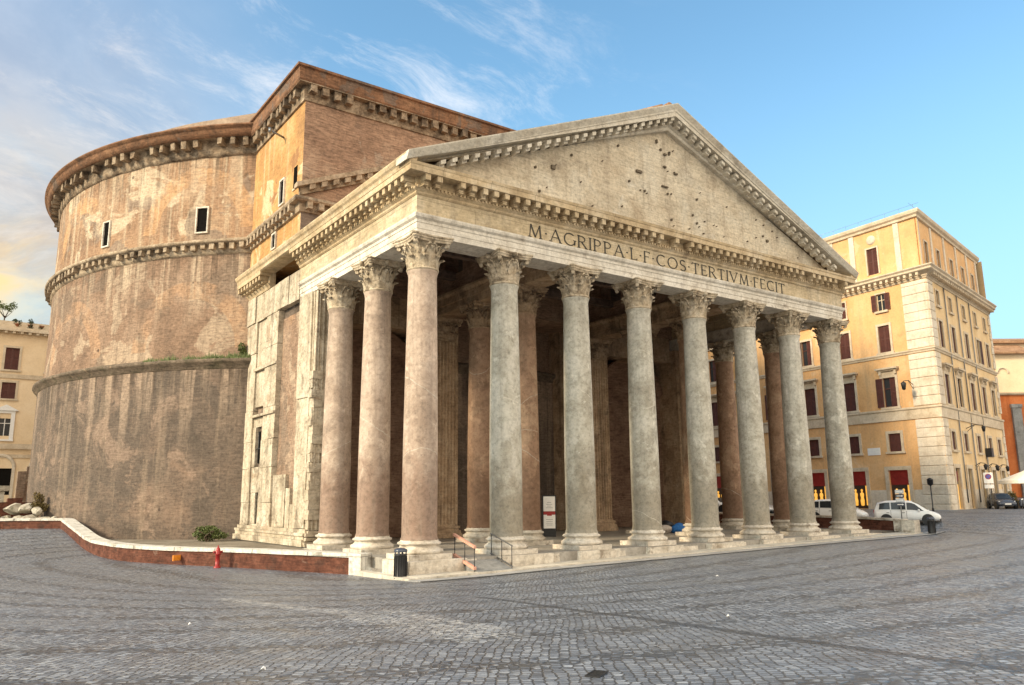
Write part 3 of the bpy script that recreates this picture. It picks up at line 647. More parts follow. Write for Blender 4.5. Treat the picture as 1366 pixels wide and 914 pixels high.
# gable
AX = 15.75
ztop = lambda x: 24.78-.425*abs(x-AX)
b = MB()
xl, xr = E0-.92, E1+.92
rprof = [(-.3, -1.38), (.02, -1.36), (.06, -1.30), (.06, -1.16), (.14, -1.12), (.2, -1.08), (.2, -1.06), (.06, -1.05), (.06, -.72), (.66, -.72), (.68, -.73), (.68, -.47), (.72, -.44), (.75, -.33), (.84, -.17), (.90, -.06), (.90, 0.), (-.3, .0)]
vs = [(x, E0-o, max(ztop(x)+dz, 17.004)) for x in (xl, AX, xr) for o, dz in rprof]; k = len(rprof)
b.add(vs, [(i*k+j, (i+1)*k+j, (i+1)*k+j+1, i*k+j+1) for i in range(2) for j in range(k-1)]+[tuple(range(k)), tuple(2*k+j for j in range(k))])
raking = part(b, 'raking_cornice', 'raking', jitter=.005)
b = MB()
for x in np.arange(.25, 31.4, .613):
    if abs(x-AX) < .1: continue
    s_ = .425 if x < AX else -.425
    if ztop(x)-1.05 < 17.1: continue
    for o0, o1, d0, d1 in ((.03, .60, -.92, -.721), (.03, .44, -1.045, -.91)):
        z0 = ztop(x)+d0; z1 = ztop(x)+d1; q = .13*s_
        b.hexa([(x-.13, E0-o1, z0-q), (x+.13, E0-o1, z0+q), (x+.13, E0-o0, z0+q), (x-.13, E0-o0, z0-q), (x-.13, E0-o1, z1-q), (x+.13, E0-o1, z1+q), (x+.13, E0-o0, z1+q), (x-.13, E0-o0, z1-q)])
parts(b, 'bracket', 'raking', raking, .02)
b = MB()
b.add([(E0, E0+.22, 17.0), (E1, E0+.22, 17.0), (AX, E0+.22, ztop(AX)-1.2), (E0, E0+.9, 17.0), (E1, E0+.9, 17.0), (AX, E0+.9, ztop(AX)-1.2)], [(0, 1, 2), (3, 5, 4), (0, 2, 5, 3), (1, 4, 5, 2), (0, 3, 4, 1)])
tymp = part(b, 'tympanum', 'tympanum')
# sockets of the lost bronze reliefs
b = MB(); rr = random.Random(12)
for i in range(44):
    x = rr.triangular(3, 28.5, 15.75); zmax = ztop(x)-1.6
    if zmax < 17.8: continue
    z = rr.uniform(17.5, zmax); s_ = rr.choice((.04, .05, .06, .09)); b.box((x, E0+.1, z), (x+s_, E0+.224, z+s_*1.2))
for x, z, wd, h in ((14.9, 22.5, .10, .2), (15.5, 21.9, .2, .10), (15.9, 22.0, .10, .2), (13.2, 20.3, .42, .14), (7.1, 19.0, .24, .2), (15.2, 19.9, .5, .07), (16.3, 20.9, .26, .09), (15.2, 22.1, .1, .12), (24.6, 18.3, .16, .15)):
    b.box((x, E0+.1, z), (x+wd, E0+.222, z+h))
parts(b, 'socket_hole', 'hole')
# roof
b = MB()
for s_ in (-1, 1):
    xa = AX+s_*17.2
    za, zb = ztop(xa), ztop(AX)
    P = lambda x, y, z: (x, y, z)
    b.hexa([(xa, E0-.7, za-.28), (AX, E0-.7, zb-.28), (AX, BY+.05, zb-.28), (xa, BY+.05, za-.28), (xa, E0-.7, za-.03), (AX, E0-.7, zb-.03), (AX, BY+.05, zb-.03), (xa, BY+.05, za-.03)])
b.tube((AX, E0-.3, ztop(AX)+.02), (AX, BY, ztop(AX)+.02), .3, n=10); b.tube((AX-1.4, .2, ztop(AX)-.42), (AX, -.4, ztop(AX)+.12), .35, n=8)
b.box((E0-.7, BY+.05, 17.0), (BX0+.1, 23.4, 17.3)); b.box((BX1-.1, BY+.05, 17.0), (E1+.7, 23.4, 17.3))
roof = part(b, 'roof', 'rooftile')
b = MB()
for s_ in (-1, 1):
    for xa, xb in ((16.2, 0),):
        za, zb = ztop(AX+xa)-.35, ztop(AX)-.35
        b.hexa([(AX+s_*xa, .3, za-.1), (AX, .3, zb-.1), (AX, BY, zb-.1), (AX+s_*xa, BY, za-.1), (AX+s_*xa, .3, za), (AX, .3, zb), (AX, BY, zb), (AX+s_*xa, BY, za)])
        for y in np.arange(.8, 13.4, .95):
            b.hexa([(AX+s_*xa, y, za-.38), (AX, y, zb-.38), (AX, y+.25, zb-.38), (AX+s_*xa, y+.25, za-.38), (AX+s_*xa, y, za-.1), (AX, y, zb-.1), (AX, y+.25, zb-.1), (AX+s_*xa, y+.25, za-.1)])
for y in (2.5, 6.7, 11.):
    for x0, x1 in ((.4, 8.6), (9.4, 22.1), (22.9, 31.1)): b.box((x0, y, 16.0), (x1, y+.45, 16.5))
    for xa in (4.5, 15.75, 27.): b.box((xa-.2, y+.05, 16.5), (xa+.2, y+.4, ztop(xa)-.5))
parts(b, 'roof_timbers', 'timber')
# inner architraves and the brick walls above them
b = MB()
for x in (9., 22.5):
    b.sweep([(x-.72, 13.6), (x-.72, .74)], [(-1.44, 13.98), (0, 13.98), (0, 14.45), (.05, 14.47), (.05, 14.9), (.2, 15.05), (.2, 15.2), (-1.44, 15.2), (-1.44, 13.98)])
    b.sweep([(x+.722, .74), (x+.722, 13.6)], [(-.2, 13.982), (0, 13.982), (0, 14.45), (.05, 14.47), (.05, 14.9), (.2, 15.05), (.2, 15.198), (-.2, 15.198), (-.2, 13.982)])
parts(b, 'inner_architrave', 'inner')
b = MB()
for x in (9., 22.5):
    for y0, y1, z1 in ((.76, 1.6, 99), (1.6, 3.3, 16.4), (3.3, 5.7, 99), (5.7, 7.8, 16.4), (7.8, 10.2, 99), (10.2, 12.3, 16.4), (12.3, 13.58, 99)):
        b.box((x-.5, y0, 15.2), (x+.5, y1, min(z1, ztop(x)-.75)))
    b.box((x-.49, .78, 18.8), (x+.49, 13.56, ztop(x)-.76))
for x in (.28, 31.22): b.box((x-.4, .76, 16.98), (x+.4, 13.5, ztop(x)-.6))
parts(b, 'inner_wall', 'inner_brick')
# porch floor and its back: wall ends, niches, passage and door
b = MB(); b.box((-.95, -.95, -.5), (32.45, 22.4, -.02)); part(b, 'floor', 'floor')
b = MB()
for x0, x1 in ((7.9, 10.3), (21.2, 23.6)): b.box((x0, 13.6, 0), (x1, 22.2, 15.2))
b.box((.95, 20.5, 0), (7.92, 22.4, 15.2)); b.box((23.58, 20.5, 0), (30.55, 22.4, 15.2)); b.box((10.28, 21.6, 12.5), (21.22, 22.4, 24)); b.box((10.28, 21.6, 0), (12.4, 22.4, 12.6)); b.box((19.1, 21.6, 0), (21.22, 22.4, 12.6))
b.box((.95, 13.65, 13.0), (7.92, 20.6, 20.)); b.box((23.58, 13.65, 13.0), (30.55, 20.6, 20.)); b.box((10.28, 13.65, 16.5), (21.22, 21.7, 24.))
b.box((31.0, 11.6, 0), (32.22, 22.4, 13.97)); b.box((30.5, 13.0, 0), (31.02, 22.4, 13.97))
parts(b, 'back_wall', 'inner')
b = MB(); 
for cx in (4.43, 27.07): b.lathe([(3.46, 0), (3.46, 10.2)]+[(3.46*cos(t_), 10.2+3.0*sin(t_)) for t_ in np.linspace(.15, 1.5, 8)], 20, (cx, 14.6, 0), 0, pi)
parts(b, 'niche', 'inner_brick')
b = MB(); b.box((12.4, 21.9, 0), (19.1, 22.1, 12.5)); door = part(b, 'bronze_door', 'bronze')
b = MB()
for x in (12.55, 14.2, 15.85, 17.5):
    for z in (.6, 3.0, 5.4, 7.8): b.box((x+.1, 21.8, z), (x+1.4, 21.92, z+2.1))
parts(b, 'door_panel', 'black', door)
def pilaster_mesh(b, x, y, w_, d, h0, h1, axis='y'):
    """fluted flat pilaster whose face looks to -y"""
    n = 7; fl = w_/(n+.0); pts = []
    for i in range(n):
        x0 = x-w_/2+i*fl
        pts += [(x0, 0), (x0+fl*.22, 0)]+[(x0+fl*(.22+.56*t_), .075*sin(pi*t_)) for t_ in (.15, .35, .5, .65, .85)]+[(x0+fl*.78, 0)]
    pts += [(x+w_/2, 0)]
    vs = []
    for z in (h0, h1): vs += [(px, y+dy, z) for px, dy in pts]
    k = len(pts)
    b.add(vs, [(j, j+1, k+j+1, k+j) for j in range(k-1)])
    b.add([(x-w_/2, y, h0), (x-w_/2, y+d, h0), (x-w_/2, y+d, h1), (x-w_/2, y, h1)], [(0, 1, 2, 3)]); b.add([(x+w_/2, y, h0), (x+w_/2, y+d, h0), (x+w_/2, y+d, h1), (x+w_/2, y, h1)], [(0, 1, 2, 3)])
def pil_base(b, x, y, w_, d):
    for o, z0, z1 in ((.30, 0, .28), (.24, .28, .46), (.14, .46, .58), (.2, .58, .72), (.06, .72, .82)): b.box((x-w_/2-o, y-o, z0), (x+w_/2+o, y+d, z1))

# columns -----------------------------------------------------------------
def make_capital(sx=1., sy=1., seed=0):
    b = MB(); rr = random.Random(seed); H = 1.52
    b.lathe([(.69, 0), (.73, .03), (.73, .09), (.68, .12), (.66, .16), (.64, .6), (.66, 1.0), (.76, 1.25), (.84, 1.3)], 24)
    def leaf(a, z0, h, r0, wd, curl):
        if rr.random() < .10: h *= .72; curl *= .3
        prof = [(r0, z0, .9), (r0+.03, z0+h*.35, 1.05), (r0+.07, z0+h*.65, 1.0), (r0+.06+curl*.45, z0+h*.88, .8), (r0+.06+curl*.85, z0+h, .55), (r0+.08+curl, z0+h*.93, .3), (r0+.05+curl*.95, z0+h*.84, .12)]
        vs = []; k = 7
        for r, z, wf in prof:
            for j in range(k):
                q = (j-3)/3.
                lob = 1. if j % 2 else .86
                ww = wd*wf*q*lob/2*(1+.12*(abs(q) > .9))
                rad = r - .07*abs(q)**2 + (.035 if j == 3 else 0) - (.03 if j in (2, 4) else 0)
                vs.append((rad, ww, z+(-.03*abs(q))))
        n = len(prof)
        T = Matrix.Rotation(a, 4, 'Z')
        b.add(vs, [(i*k+j, i*k+j+1, (i+1)*k+j+1, (i+1)*k+j) for i in range(n-1) for j in range(k-1)], True, T)
        back = [(x-.05, y*.92, z-.02) for x, y, z in vs]
        b.add(back, [(i*k+j, (i+1)*k+j, (i+1)*k+j+1, i*k+j+1) for i in range(n-1) for j in range(k-1)], True, T)
    for i in range(8): leaf(2*pi*(i+.5)/8, .12, .52, .68, .54, .22)
    for i in range(8): leaf(2*pi*i/8, .14, .92, .67, .50, .26)
    for i in range(8): leaf(2*pi*(i+.5)/8, .66, .44, .70, .26, .16)
    for i in range(4):       # corner volutes and their stalks
        T = Matrix.Rotation(pi/4+i*pi/2, 4, 'Z')
        vs = []; k = 9
        for t_ in np.linspace(0, 1, k):
            r = .70+.42*t_**1.6; z = .78+.50*sin(t_*pi/2)
            vs += [(r, -.10+.02*t_, z), (r+.05, 0, z+.03), (r, .10-.02*t_, z), (r-.06, 0, z-.05)]
        b.add(vs, [(j*4+q, j*4+(q+1) % 4, (j+1)*4+(q+1) % 4, (j+1)*4+q) for j in range(k-1) for q in range(4)], True, T)
        sp = []      # spiral curl
        for q in range(17):
            th = q/16*2.6*pi; rad = .155*(1-q/20); sp.append((1.10+rad*sin(th), 1.16+rad*cos(th)))
        for (x0, z0), (x1, z1) in zip(sp, sp[1:]): b.add([(x0, -.09, z0), (x1, -.09, z1), (x1, .09, z1), (x0, .09, z0)], [(0, 1, 2, 3)], True, T)
        vs = [(x, yy, z) for yy in (-.07, .07) for x, z in sp[:9]]
        b.add(vs, [tuple(range(9)), tuple(range(9, 18))], False, T)
        for s_ in (-1, 1):   # inner helices towards the middle of each side
            T2 = Matrix.Rotation(i*pi/2, 4, 'Z')
            b.path([(.72, s_*.30, .80), (.80, s_*.24, 1.05), (.86, s_*.12, 1.20), (.84, s_*.05, 1.12)], .045, 5, T2)
    # abacus: concave sides, cut corners
    def outline(s_):
        o = []
        for i in range(4):
            T = Matrix.Rotation(i*pi/2, 3, 'Z')
            for t_ in np.linspace(-1, 1, 9):
                o.append(T @ Vector((.86+.15*t_*t_, .92*t_, 0))*s_)
        return o
    lv = [(1.25, .93), (1.33, .96), (1.36, 1.0), (1.44, 1.0), (1.46, 1.05), (H, 1.06)]
    vs = [(p.x, p.y, z) for z, s_ in lv for p in outline(s_)]; k = 36
    b.add(vs, [(j*k+i, j*k+(i+1) % k, (j+1)*k+(i+1) % k, (j+1)*k+i) for j in range(len(lv)-1) for i in range(k)]+[tuple(range(k))[::-1], tuple((len(lv)-1)*k+i for i in range(k))])
    for i in range(4):
        if rr.random() < .25: continue
        T = Matrix.Rotation(i*pi/2, 4, 'Z') @ Matrix.Translation((.93, 0, 1.40)); b.lathe([(.0, -.13), (.10, -.1), (.14, 0), (.1, .1), (0, .13)], 8, T=T)
    if sx != 1 or sy != 1: b.v = [(x*sx, y*sy, z) for x, y, z in b.v]
    return b
def base_builder(front, seed):
    b = MB(); rr = random.Random(seed)
    b.box((-1.02, -1.02, -.02), (1.02, 1.02, .20))
    b.lathe([(.95, .20), (1.01, .25), (1.02, .31), (.98, .37), (.90, .40), (.90, .43), (.83, .46), (.81, .52), (.84, .56), (.90, .58), (.93, .62), (.90, .67), (.83, .69), (.80, .72), (.80, .76)], 36)
    return b
shaft_prof = [(.80, .75), (.80, .80), (.765, .86)]+[(.755-.115*max(0, (t_-.25)/.75)**1.35, .95+11.25*t_) for t_ in np.linspace(0, 1, 14)]+[(.67, 12.36), (.69, 12.40), (.69, 12.47)]
b = MB(); b.lathe(shaft_prof, 40); shaft0 = b
cap_meshes = [make_capital(seed=s_).build('capital', 'capital').data for s_ in (1, 2, 3)]
for o in [o for o in COL.objects if o.name.startswith('capital')]: bpy.data.objects.remove(o)
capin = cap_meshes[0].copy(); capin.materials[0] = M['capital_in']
shafts = {}
for k_ in ('pink', 'grey', 'brown'):
    o = shaft0.build('shaft', k_); shafts[k_] = o.data; bpy.data.objects.remove(o)
bases = []
for s_ in range(3):
    o = base_builder(True, s_).build('base', 'base', jitter=.012, seed=s_); bases.append(o.data); bpy.data.objects.remove(o)
kcol = 0
def column(x, y, kind, inner=False, lab=None):
    global kcol
    e = empty('column', (x, y, 0)); e.parent = T0; e.matrix_parent_inverse = Matrix.Translation(TI)
    if lab: e['label'] = lab
    for nm, me, z in (('base', bases[kcol % 3], 0), ('shaft', shafts[kind], 0), ('capital', capin if inner else cap_meshes[kcol % 3], 12.46)):
        o = bpy.data.objects.new(nm, me); COL.objects.link(o); o.parent = e; o.location = (0, 0, z); o.rotation_euler = (0, 0, (kcol % 4)*pi/2)
    kcol += 1
    return e
for i in range(8): column(i*S, 0, 'pink' if i == 0 else 'grey', lab='pinkish corner column' if i == 0 else None)
column(0, 4.5, 'pink'); column(0, 9., 'pink'); column(31.5, 4.5, 'brown'); column(31.5, 9., 'brown')
for x in (9., 22.5):
    for y in (4.5, 9.): column(x, y, 'brown', True)
# rough blocks that carry the front row
b = MB(); rr = random.Random(21)
for i in range(8):
    x = i*S; zb = zstrip(x)-.1
    b.box((x-1.12, -1.22-rr.uniform(0, .12), zb), (x+1.12+rr.uniform(.0, .7), .9, -.025+rr.uniform(-.03, .01)))
    b.box((x+1.1, -1.0, zb), (x+1.9+rr.uniform(0, .8), -.3, -.05-rr.uniform(.02, .12)))
for i in range(3): b.box((-1.15, i*4.5-1.2, -.8), (.8, i*4.5+1.1, -.03))
parts(b, 'foundation_block', 'base', jitter=.02)
# pilasters at the back of the porch
for x, w_ in ((9.1, 1.7), (22.4, 1.7)):
    b = MB(); pilaster_mesh(b, x, 13.25, w_, .36, .8, 12.46); pil_base(b, x, 13.25, w_, .36); p = part(b, 'pilaster', 'inner')
    o = bpy.data.objects.new('pilaster_capital', capin); COL.objects.link(o); o.parent = p; o.location = (x, 13.5, 12.46); o.scale = (1.15, .6, 1)

# left flank: broken marble facing over brick
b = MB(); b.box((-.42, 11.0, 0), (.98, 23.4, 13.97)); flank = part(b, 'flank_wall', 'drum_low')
b = MB(); b.box((-.46, 13.0, .9), (-.415, 16.75, 13.4)); part(b, 'flank_brick', 'drum_mid')
b = MB(); rr = random.Random(31)
def slab(y0, y1, z0, z1, x=-.72, jag=.04):
    b.box((x-rr.uniform(0, jag), y0+rr.uniform(0, .03), z0), (-.3, y1-rr.uniform(0, .03), z1-.02))
for z0, z1 in ((.9, 2.3), (2.3, 4.4), (4.4, 6.1), (6.1, 8.1), (8.1, 9.6), (9.6, 11.9), (11.9, 13.97)):
    slab(20.9, 22.9, z0, z1); slab(16.7, 18.9, z0, z1, jag=.07)
for z0, z1 in ((2.9, 4.5), (7.0, 7.6), (8.3, 10.6), (10.8, 13.97)): slab(18.9, 20.9, z0, z1, x=-.6)
slab(18.9, 20.95, .9, 1.0, x=-.6); slab(18.9, 19.45, 1.0, 2.9, x=-.6); slab(20.0, 20.95, 1.0, 2.9, x=-.6); slab(18.9, 19.35, 4.5, 7.0, x=-.62); slab(20.35, 20.95, 4.5, 7.0, x=-.62)
for z0, z1 in ((7.62, 7.75), (10.62, 10.78)): b.box((-.86, 16.7, z0), (-.3, 20.9, z1))
# entablature level of the flank
for y0, y1 in ((13.4, 15.1), (15.1, 17.0), (17.0, 19.6), (19.6, 21.2), (21.2, 23.4)): slab(y0, y1, 13.98, 15.78, x=-.76, jag=.10)
# low courses of facing that survive over the brick
slab(14.6, 16.7, .9, 3.9, x=-.64); slab(13.9, 14.6, .9, 3.1, x=-.62); slab(13.0, 13.9, .9, 2.2, x=-.60)
for z0, z1, o in ((0, .35, .32), (.35, .55, .2), (.55, .72, .26), (.72, .9, .1)): b.box((-.75-o, 10.9-o*.6, z0), (-.3, 23.1+o*.4, z1-.004))
part(b, 'marble_facing', 'marble', jitter=.02)
b = MB(); b.box((-.50, 19.45, 1.0), (-.40, 20.0, 2.9)); b.box((-.5, 19.5, 4.7), (-.4, 20.2, 6.4)); b.lathe([(0, 0), (.35, 0)], 12, T=Matrix.Translation((-.495, 19.85, 6.4)) @ Matrix.Rotation(pi/2, 4, 'Y')); part(b, 'flank_opening', 'dark')
b = MB(); b.path([(-.6, 19.85, 4.7), (-.6, 19.85, 6.7)], .04); b.path([(-.6, 19.5, 5.6), (-.6, 20.2, 5.6)], .04); part(b, 'window_grille', 'black')
# the corner pier with a fluted, half-broken front
b = MB(); pilaster_mesh(b, .05, 10.75, 1.45, .4, .85, 13.97); b.box((-.68, 11.1, .85), (.78, 13.2, 13.97)); pil_base(b, .05, 10.75, 1.45, 2.3)
rr = random.Random(5)
for z in np.arange(1.4, 9, .5):
    b.box((-.70-rr.uniform(0, .10), 10.72-rr.uniform(-.06, .06), z), (-.2+rr.uniform(0, 1.0), 11.2, z+.52-rr.uniform(0, .04)))
b.box((-.79, 11.2, 8.), (-.5, 13.1, 13.97)); b.box((-.77, 11.3, .9), (-.5, 12.9, 8.))
anta = part(b, 'corner_pier', 'marble', jitter=.05)
b = MB(); pilaster_mesh(b, 31.45, 11.3, 1.45, .4, .85, 13.97); pil_base(b, 31.45, 11.3, 1.45, .4); part(b, 'corner_pier', 'inner')

# inscription -------------------------------------------------------------
def letters(text, x0, x1, z0, h, y):
    th, tn = .135*h/.7*.7, .075*h/.7*.7
    def arc(cx, cz, rx, rz, a0, a1, n=14): return [(cx+rx*cos(radians(a0+(a1-a0)*i/n)), cz+rz*sin(radians(a0+(a1-a0)*i/n))) for i in range(n+1)]
    A_ = {}   # glyph: width, list of (polyline, thickness), serif points at baseline/top
    A_['I'] = (.18, [([(.09, 0), (.09, 1)], th)], [(.09, 0), (.09, 1)])
    A_['M'] = (.95, [([(.12, 0), (.2, 1)], tn), ([(.2, 1), (.48, .02)], th), ([(.48, .02), (.76, 1)], tn), ([(.76, 1), (.84, 0)], th)], [(.12, 0), (.84, 0)])
    A_['A'] = (.78, [([(.06, 0), (.39, 1)], tn), ([(.39, 1), (.72, 0)], th), ([(.18, .36), (.6, .36)], tn)], [(.06, 0), (.72, 0)])
    A_['V'] = (.78, [([(.06, 1), (.39, 0)], th), ([(.39, 0), (.72, 1)], tn)], [(.06, 1), (.72, 1)])
    A_['C'] = (.80, [(arc(.46, .5, .38, .49, 48, 312, 18), th*.9)], [])
    A_['G'] = (.84, [(arc(.46, .5, .38, .49, 48, 330, 18), th*.9), ([(.79, .08), (.79, .45)], th*.9)], [(.79, .45)])
    A_['O'] = (.90, [(arc(.45, .5, .38, .49, 0, 360, 24), th*.9)], [])
    A_['R'] = (.70, [([(.1, 0), (.1, 1)], th), ([(.1, .97), (.3, .97)]+arc(.3, .735, .24, .235, 90, -90, 10)+[(.1, .5)], tn*1.2), ([(.3, .5), (.64, 0)], th)], [(.1, 0), (.1, 1), (.64, 0)])
    A_['P'] = (.62, [([(.1, 0), (.1, 1)], th), ([(.1, .97), (.28, .97)]+arc(.28, .72, .24, .25, 90, -90, 10)+[(.1, .47)], tn*1.2)], [(.1, 0), (.1, 1)])
    A_['L'] = (.56, [([(.1, 0), (.1, 1)], th), ([(.1, .03), (.5, .03), (.52, .16)], tn)], [(.1, 1)])
    A_['F'] = (.54, [([(.1, 0), (.1, 1)], th), ([(.1, .97), (.48, .97), (.5, .85)], tn), ([(.1, .54), (.42, .54)], tn)], [(.1, 0)])
    A_['E'] = (.56, [([(.1, 0), (.1, 1)], th), ([(.1, .97), (.48, .97), (.5, .85)], tn), ([(.1, .52), (.42, .52)], tn), ([(.1, .03), (.5, .03), (.52, .16)], tn)], [])
    A_['T'] = (.70, [([(.35, 0), (.35, 1)], th), ([(.05, .84), (.07, .97), (.63, .97), (.65, .84)], tn)], [(.35, 0)])
    A_['S'] = (.58, [(arc(.29, .74, .2, .24, 30, 250, 12)+arc(.29, .26, .22, .25, 70, -150, 12), th*.85)], [])
    A_['.'] = (.22, [([(.07, .5), (.15, .5)], .1)], [])
    gap = .13
    tot = sum(A_[c][0]+gap for c in text)-gap; k = (x1-x0)/tot; b = MB(); x = x0
    def seg(p, q, t_, ox):
        d = Vector((q[0]-p[0], q[1]-p[1]));
        if d.length < 1e-6: return
        d.normalize(); n_ = Vector((-d.y, d.x))*t_/2; e_ = d*t_*.12
        c = [Vector(p)-e_+n_, Vector(p)-e_-n_, Vector(q)+e_-n_, Vector(q)+e_+n_]
        pts = [(ox+v.x*k, z0+v.y*h) for v in c]
        b.hexa([(px, y, pz) for px, pz in pts]+[(px, y+.05, pz) for px, pz in pts])
    for c in text:
        wd, strokes, ser = A_[c]
        for pl_, t_ in strokes:
            for p, q in zip(pl_, pl_[1:]): seg(p, q, t_, x)
        for sx_, sz in ser: seg((sx_-.1, sz), (sx_+.1, sz), .05, x)
        x += (wd+gap)*k
    return b
b = letters('M.AGRIPPA.L.F.COS.TERTIVM.FECIT', 5.4, 25.9, 15.02, .64, E0-.025)
parts(b, 'letter', 'bronze', frieze)

# ------------------------------------------------------------------ low retaining walls
def retaining(name, label, pts, hs, end_first=True, cap_w=.62, thick=.42):
    """brick wall along plan points (street side on the left of travel), white coping on top, end block at the first point"""
    e = tag(empty(name, (pts[0][0], pts[0][1], pts[0][2])), label, 'wall'); inv = Matrix.Translation((-pts[0][0], -pts[0][1], -pts[0][2]))
    # resample with Catmull-Rom for a smooth curve
    P = [Vector((*p, h)) for p, h in zip(pts, hs)]; out = []
    for i in range(len(P)-1):
        p0, p1, p2, p3 = P[max(i-1, 0)], P[i], P[i+1], P[min(i+2, len(P)-1)]
        L = (p2-p1).length; sharp = L > 8 or i >= 8
        n = max(2, int(L/.8))
        for k in range(n):
            t = k/n
            out.append(p1.lerp(p2, t) if sharp else .5*((2*p1)+(p2-p0)*t+(2*p0-5*p1+4*p2-p3)*t*t+(3*p1-p0-3*p2+p3)*t**3))
    out.append(P[-1])
    def extr(o0, o1, zf0, zf1, i0, i1):
        b = MB(); nor = []
        Q = [Vector((q[0], q[1])) for q in out]
        for i in range(len(Q)):
            d = (Q[min(i+1, len(Q)-1)]-Q[max(i-1, 0)]).normalized(); nor.append(Vector((d.y, -d.x)))
        vs = []
        for i in range(i0, i1):
            for o, z in ((o0, zf0(out[i])), (o1, zf0(out[i])), (o1, zf1(out[i])), (o0, zf1(out[i]))):
                vs.append((Q[i].x+nor[i].x*o, Q[i].y+nor[i].y*o, z))
        n = i1-i0
        b.add(vs, [(i*4+j, i*4+(j+1) % 4, (i+1)*4+(j+1) % 4, (i+1)*4+j) for i in range(n-1) for j in range(4)]+[(0, 3, 2, 1), tuple((n-1)*4+j for j in range(4))])
        return b
    n = len(out)
    for nm, bb, mt, jt in (('brickwork', extr(0, thick, lambda q: q[2]-.6, lambda q: q[2]+q[3], 1, n), 'wallbrick', 0), ('coping', extr(-.07, cap_w, lambda q: q[2]+q[3]+.002, lambda q: q[2]+q[3]+.17, 1, n), 'coping', .008)):
        o = bb.build(nm, mt, jitter=jt); o.parent = e; o.matrix_parent_inverse = inv
    bb = extr(-.10, cap_w+.03, lambda q: q[2]-.6, lambda q: q[2]+q[3]+.19, 0, 2); o = bb.build('end_block', 'coping', jitter=.015); o.parent = e; o.matrix_parent_inverse = inv
    return e
retaining('retaining_wall', 'long curved low brick wall with white coping below the round drum', lwall, [.72, .72, .70, .68, .66, .66, .66, .58, .52, .55, .5], cap_w=.70)
rw = [(36.4, -1.75, -.2), (36.75, -.6, -.17)] + [(x, y, z) for x, y, z in rwall[1:]]
def right_wall():
    e = tag(empty('retaining_wall', rw[0]), 'short brick wall with pale stone end blocks in front of the white cars', 'wall'); inv = Matrix.Translation(-Vector(rw[0]))
    b = MB(); c = MB()
    for (x0, y0, z0), (x1, y1, z1) in zip(rw[1:], rw[2:]):
        d = Vector((x1-x0, y1-y0)).normalized(); n = Vector((d.y, -d.x))
        def pr(bb, o0, o1, a0, a1):
            bb.hexa([(x0+n.x*o0, y0+n.y*o0, z0+a0), (x1+n.x*o0, y1+n.y*o0, z1+a0), (x1+n.x*o1, y1+n.y*o1, z1+a0), (x0+n.x*o1, y0+n.y*o1, z0+a0),
                     (x0+n.x*o0, y0+n.y*o0, z0+a1), (x1+n.x*o0, y1+n.y*o0, z1+a1), (x1+n.x*o1, y1+n.y*o1, z1+a1), (x0+n.x*o1, y0+n.y*o1, z0+a1)])
        pr(b, -.1, .35, -.6, .78); pr(c, -.16, .42, .782, .93)
    for nm, bb, mt in (('brickwork', b, 'wallbrick'), ('coping', c, 'base')):
        o = bb.build(nm, mt, jitter=.006); o.parent = e; o.matrix_parent_inverse = inv
    for k_, (ax, ay, wd) in enumerate(((36.42, -1.35, .62), (36.15, -2.25, .85))):
        b = MB(); b.box((ax-.3, ay, -.7), (ax+.45, ay+wd, .74-.03*k_)); o = b.build('end_block', 'base', jitter=.03, seed=k_+3); o.parent = e; o.matrix_parent_inverse = inv
right_wall()

# ------------------------------------------------------------------ palazzo builder
def holes_wall(b, T, W, Hh, holes, z0=0., depth=.28, u0=0.):
    us = sorted({u0, W}|{h[0] for h in holes}|{h[1] for h in holes}); zs_ = sorted({z0, Hh}|{h[2] for h in holes}|{h[3] for h in holes})
    for a, c in zip(us, us[1:]):
        for e, g_ in zip(zs_, zs_[1:]):
            mu, mz = (a+c)/2, (e+g_)/2
            if any(h[0] < mu < h[1] and h[2] < mz < h[3] for h in holes): continue
            b.quad((a, 0, e), (c, 0, e), (c, 0, g_), (a, 0, g_), T=T)
    for h in holes:
        a, c, e, g_ = h
        b.quad((a, 0, e), (a, -depth, e), (a, -depth, g_), (a, 0, g_), T=T); b.quad((c, 0, e), (c, -depth, e), (c, -depth, g_), (c, 0, g_), T=T)
        b.quad((a, 0, e), (c, 0, e), (c, -depth, e), (a, -depth, e), T=T); b.quad((a, 0, g_), (c, 0, g_), (c, -depth, g_), (a, -depth, g_), T=T)
protos = {}
def slats(b, x0, x1, z0, z1, y0, T=None, pitch=.14):
    fr = .07
    for a, c, e, g_ in ((x0, x0+fr, z0, z1), (x1-fr, x1, z0, z1), (x0+fr, x1-fr, z0, z0+fr), (x0+fr, x1-fr, z1-fr, z1), (x0+fr, x1-fr, (z0+z1)/2-.04, (z0+z1)/2+.04)): b.box((a, y0, e), (c, y0+.05, g_), T)
    z = z0+fr+.02
    while z < z1-fr-.03:
        b.hexa([(x0+fr, y0+.0, z+.07), (x1-fr, y0+.0, z+.07), (x1-fr, y0+.045, z), (x0+fr, y0+.045, z), (x0+fr, y0+.0, z+.085), (x1-fr, y0+.0, z+.085), (x1-fr, y0+.045, z+.015), (x0+fr, y0+.045, z+.015)], T); z += pitch*.6
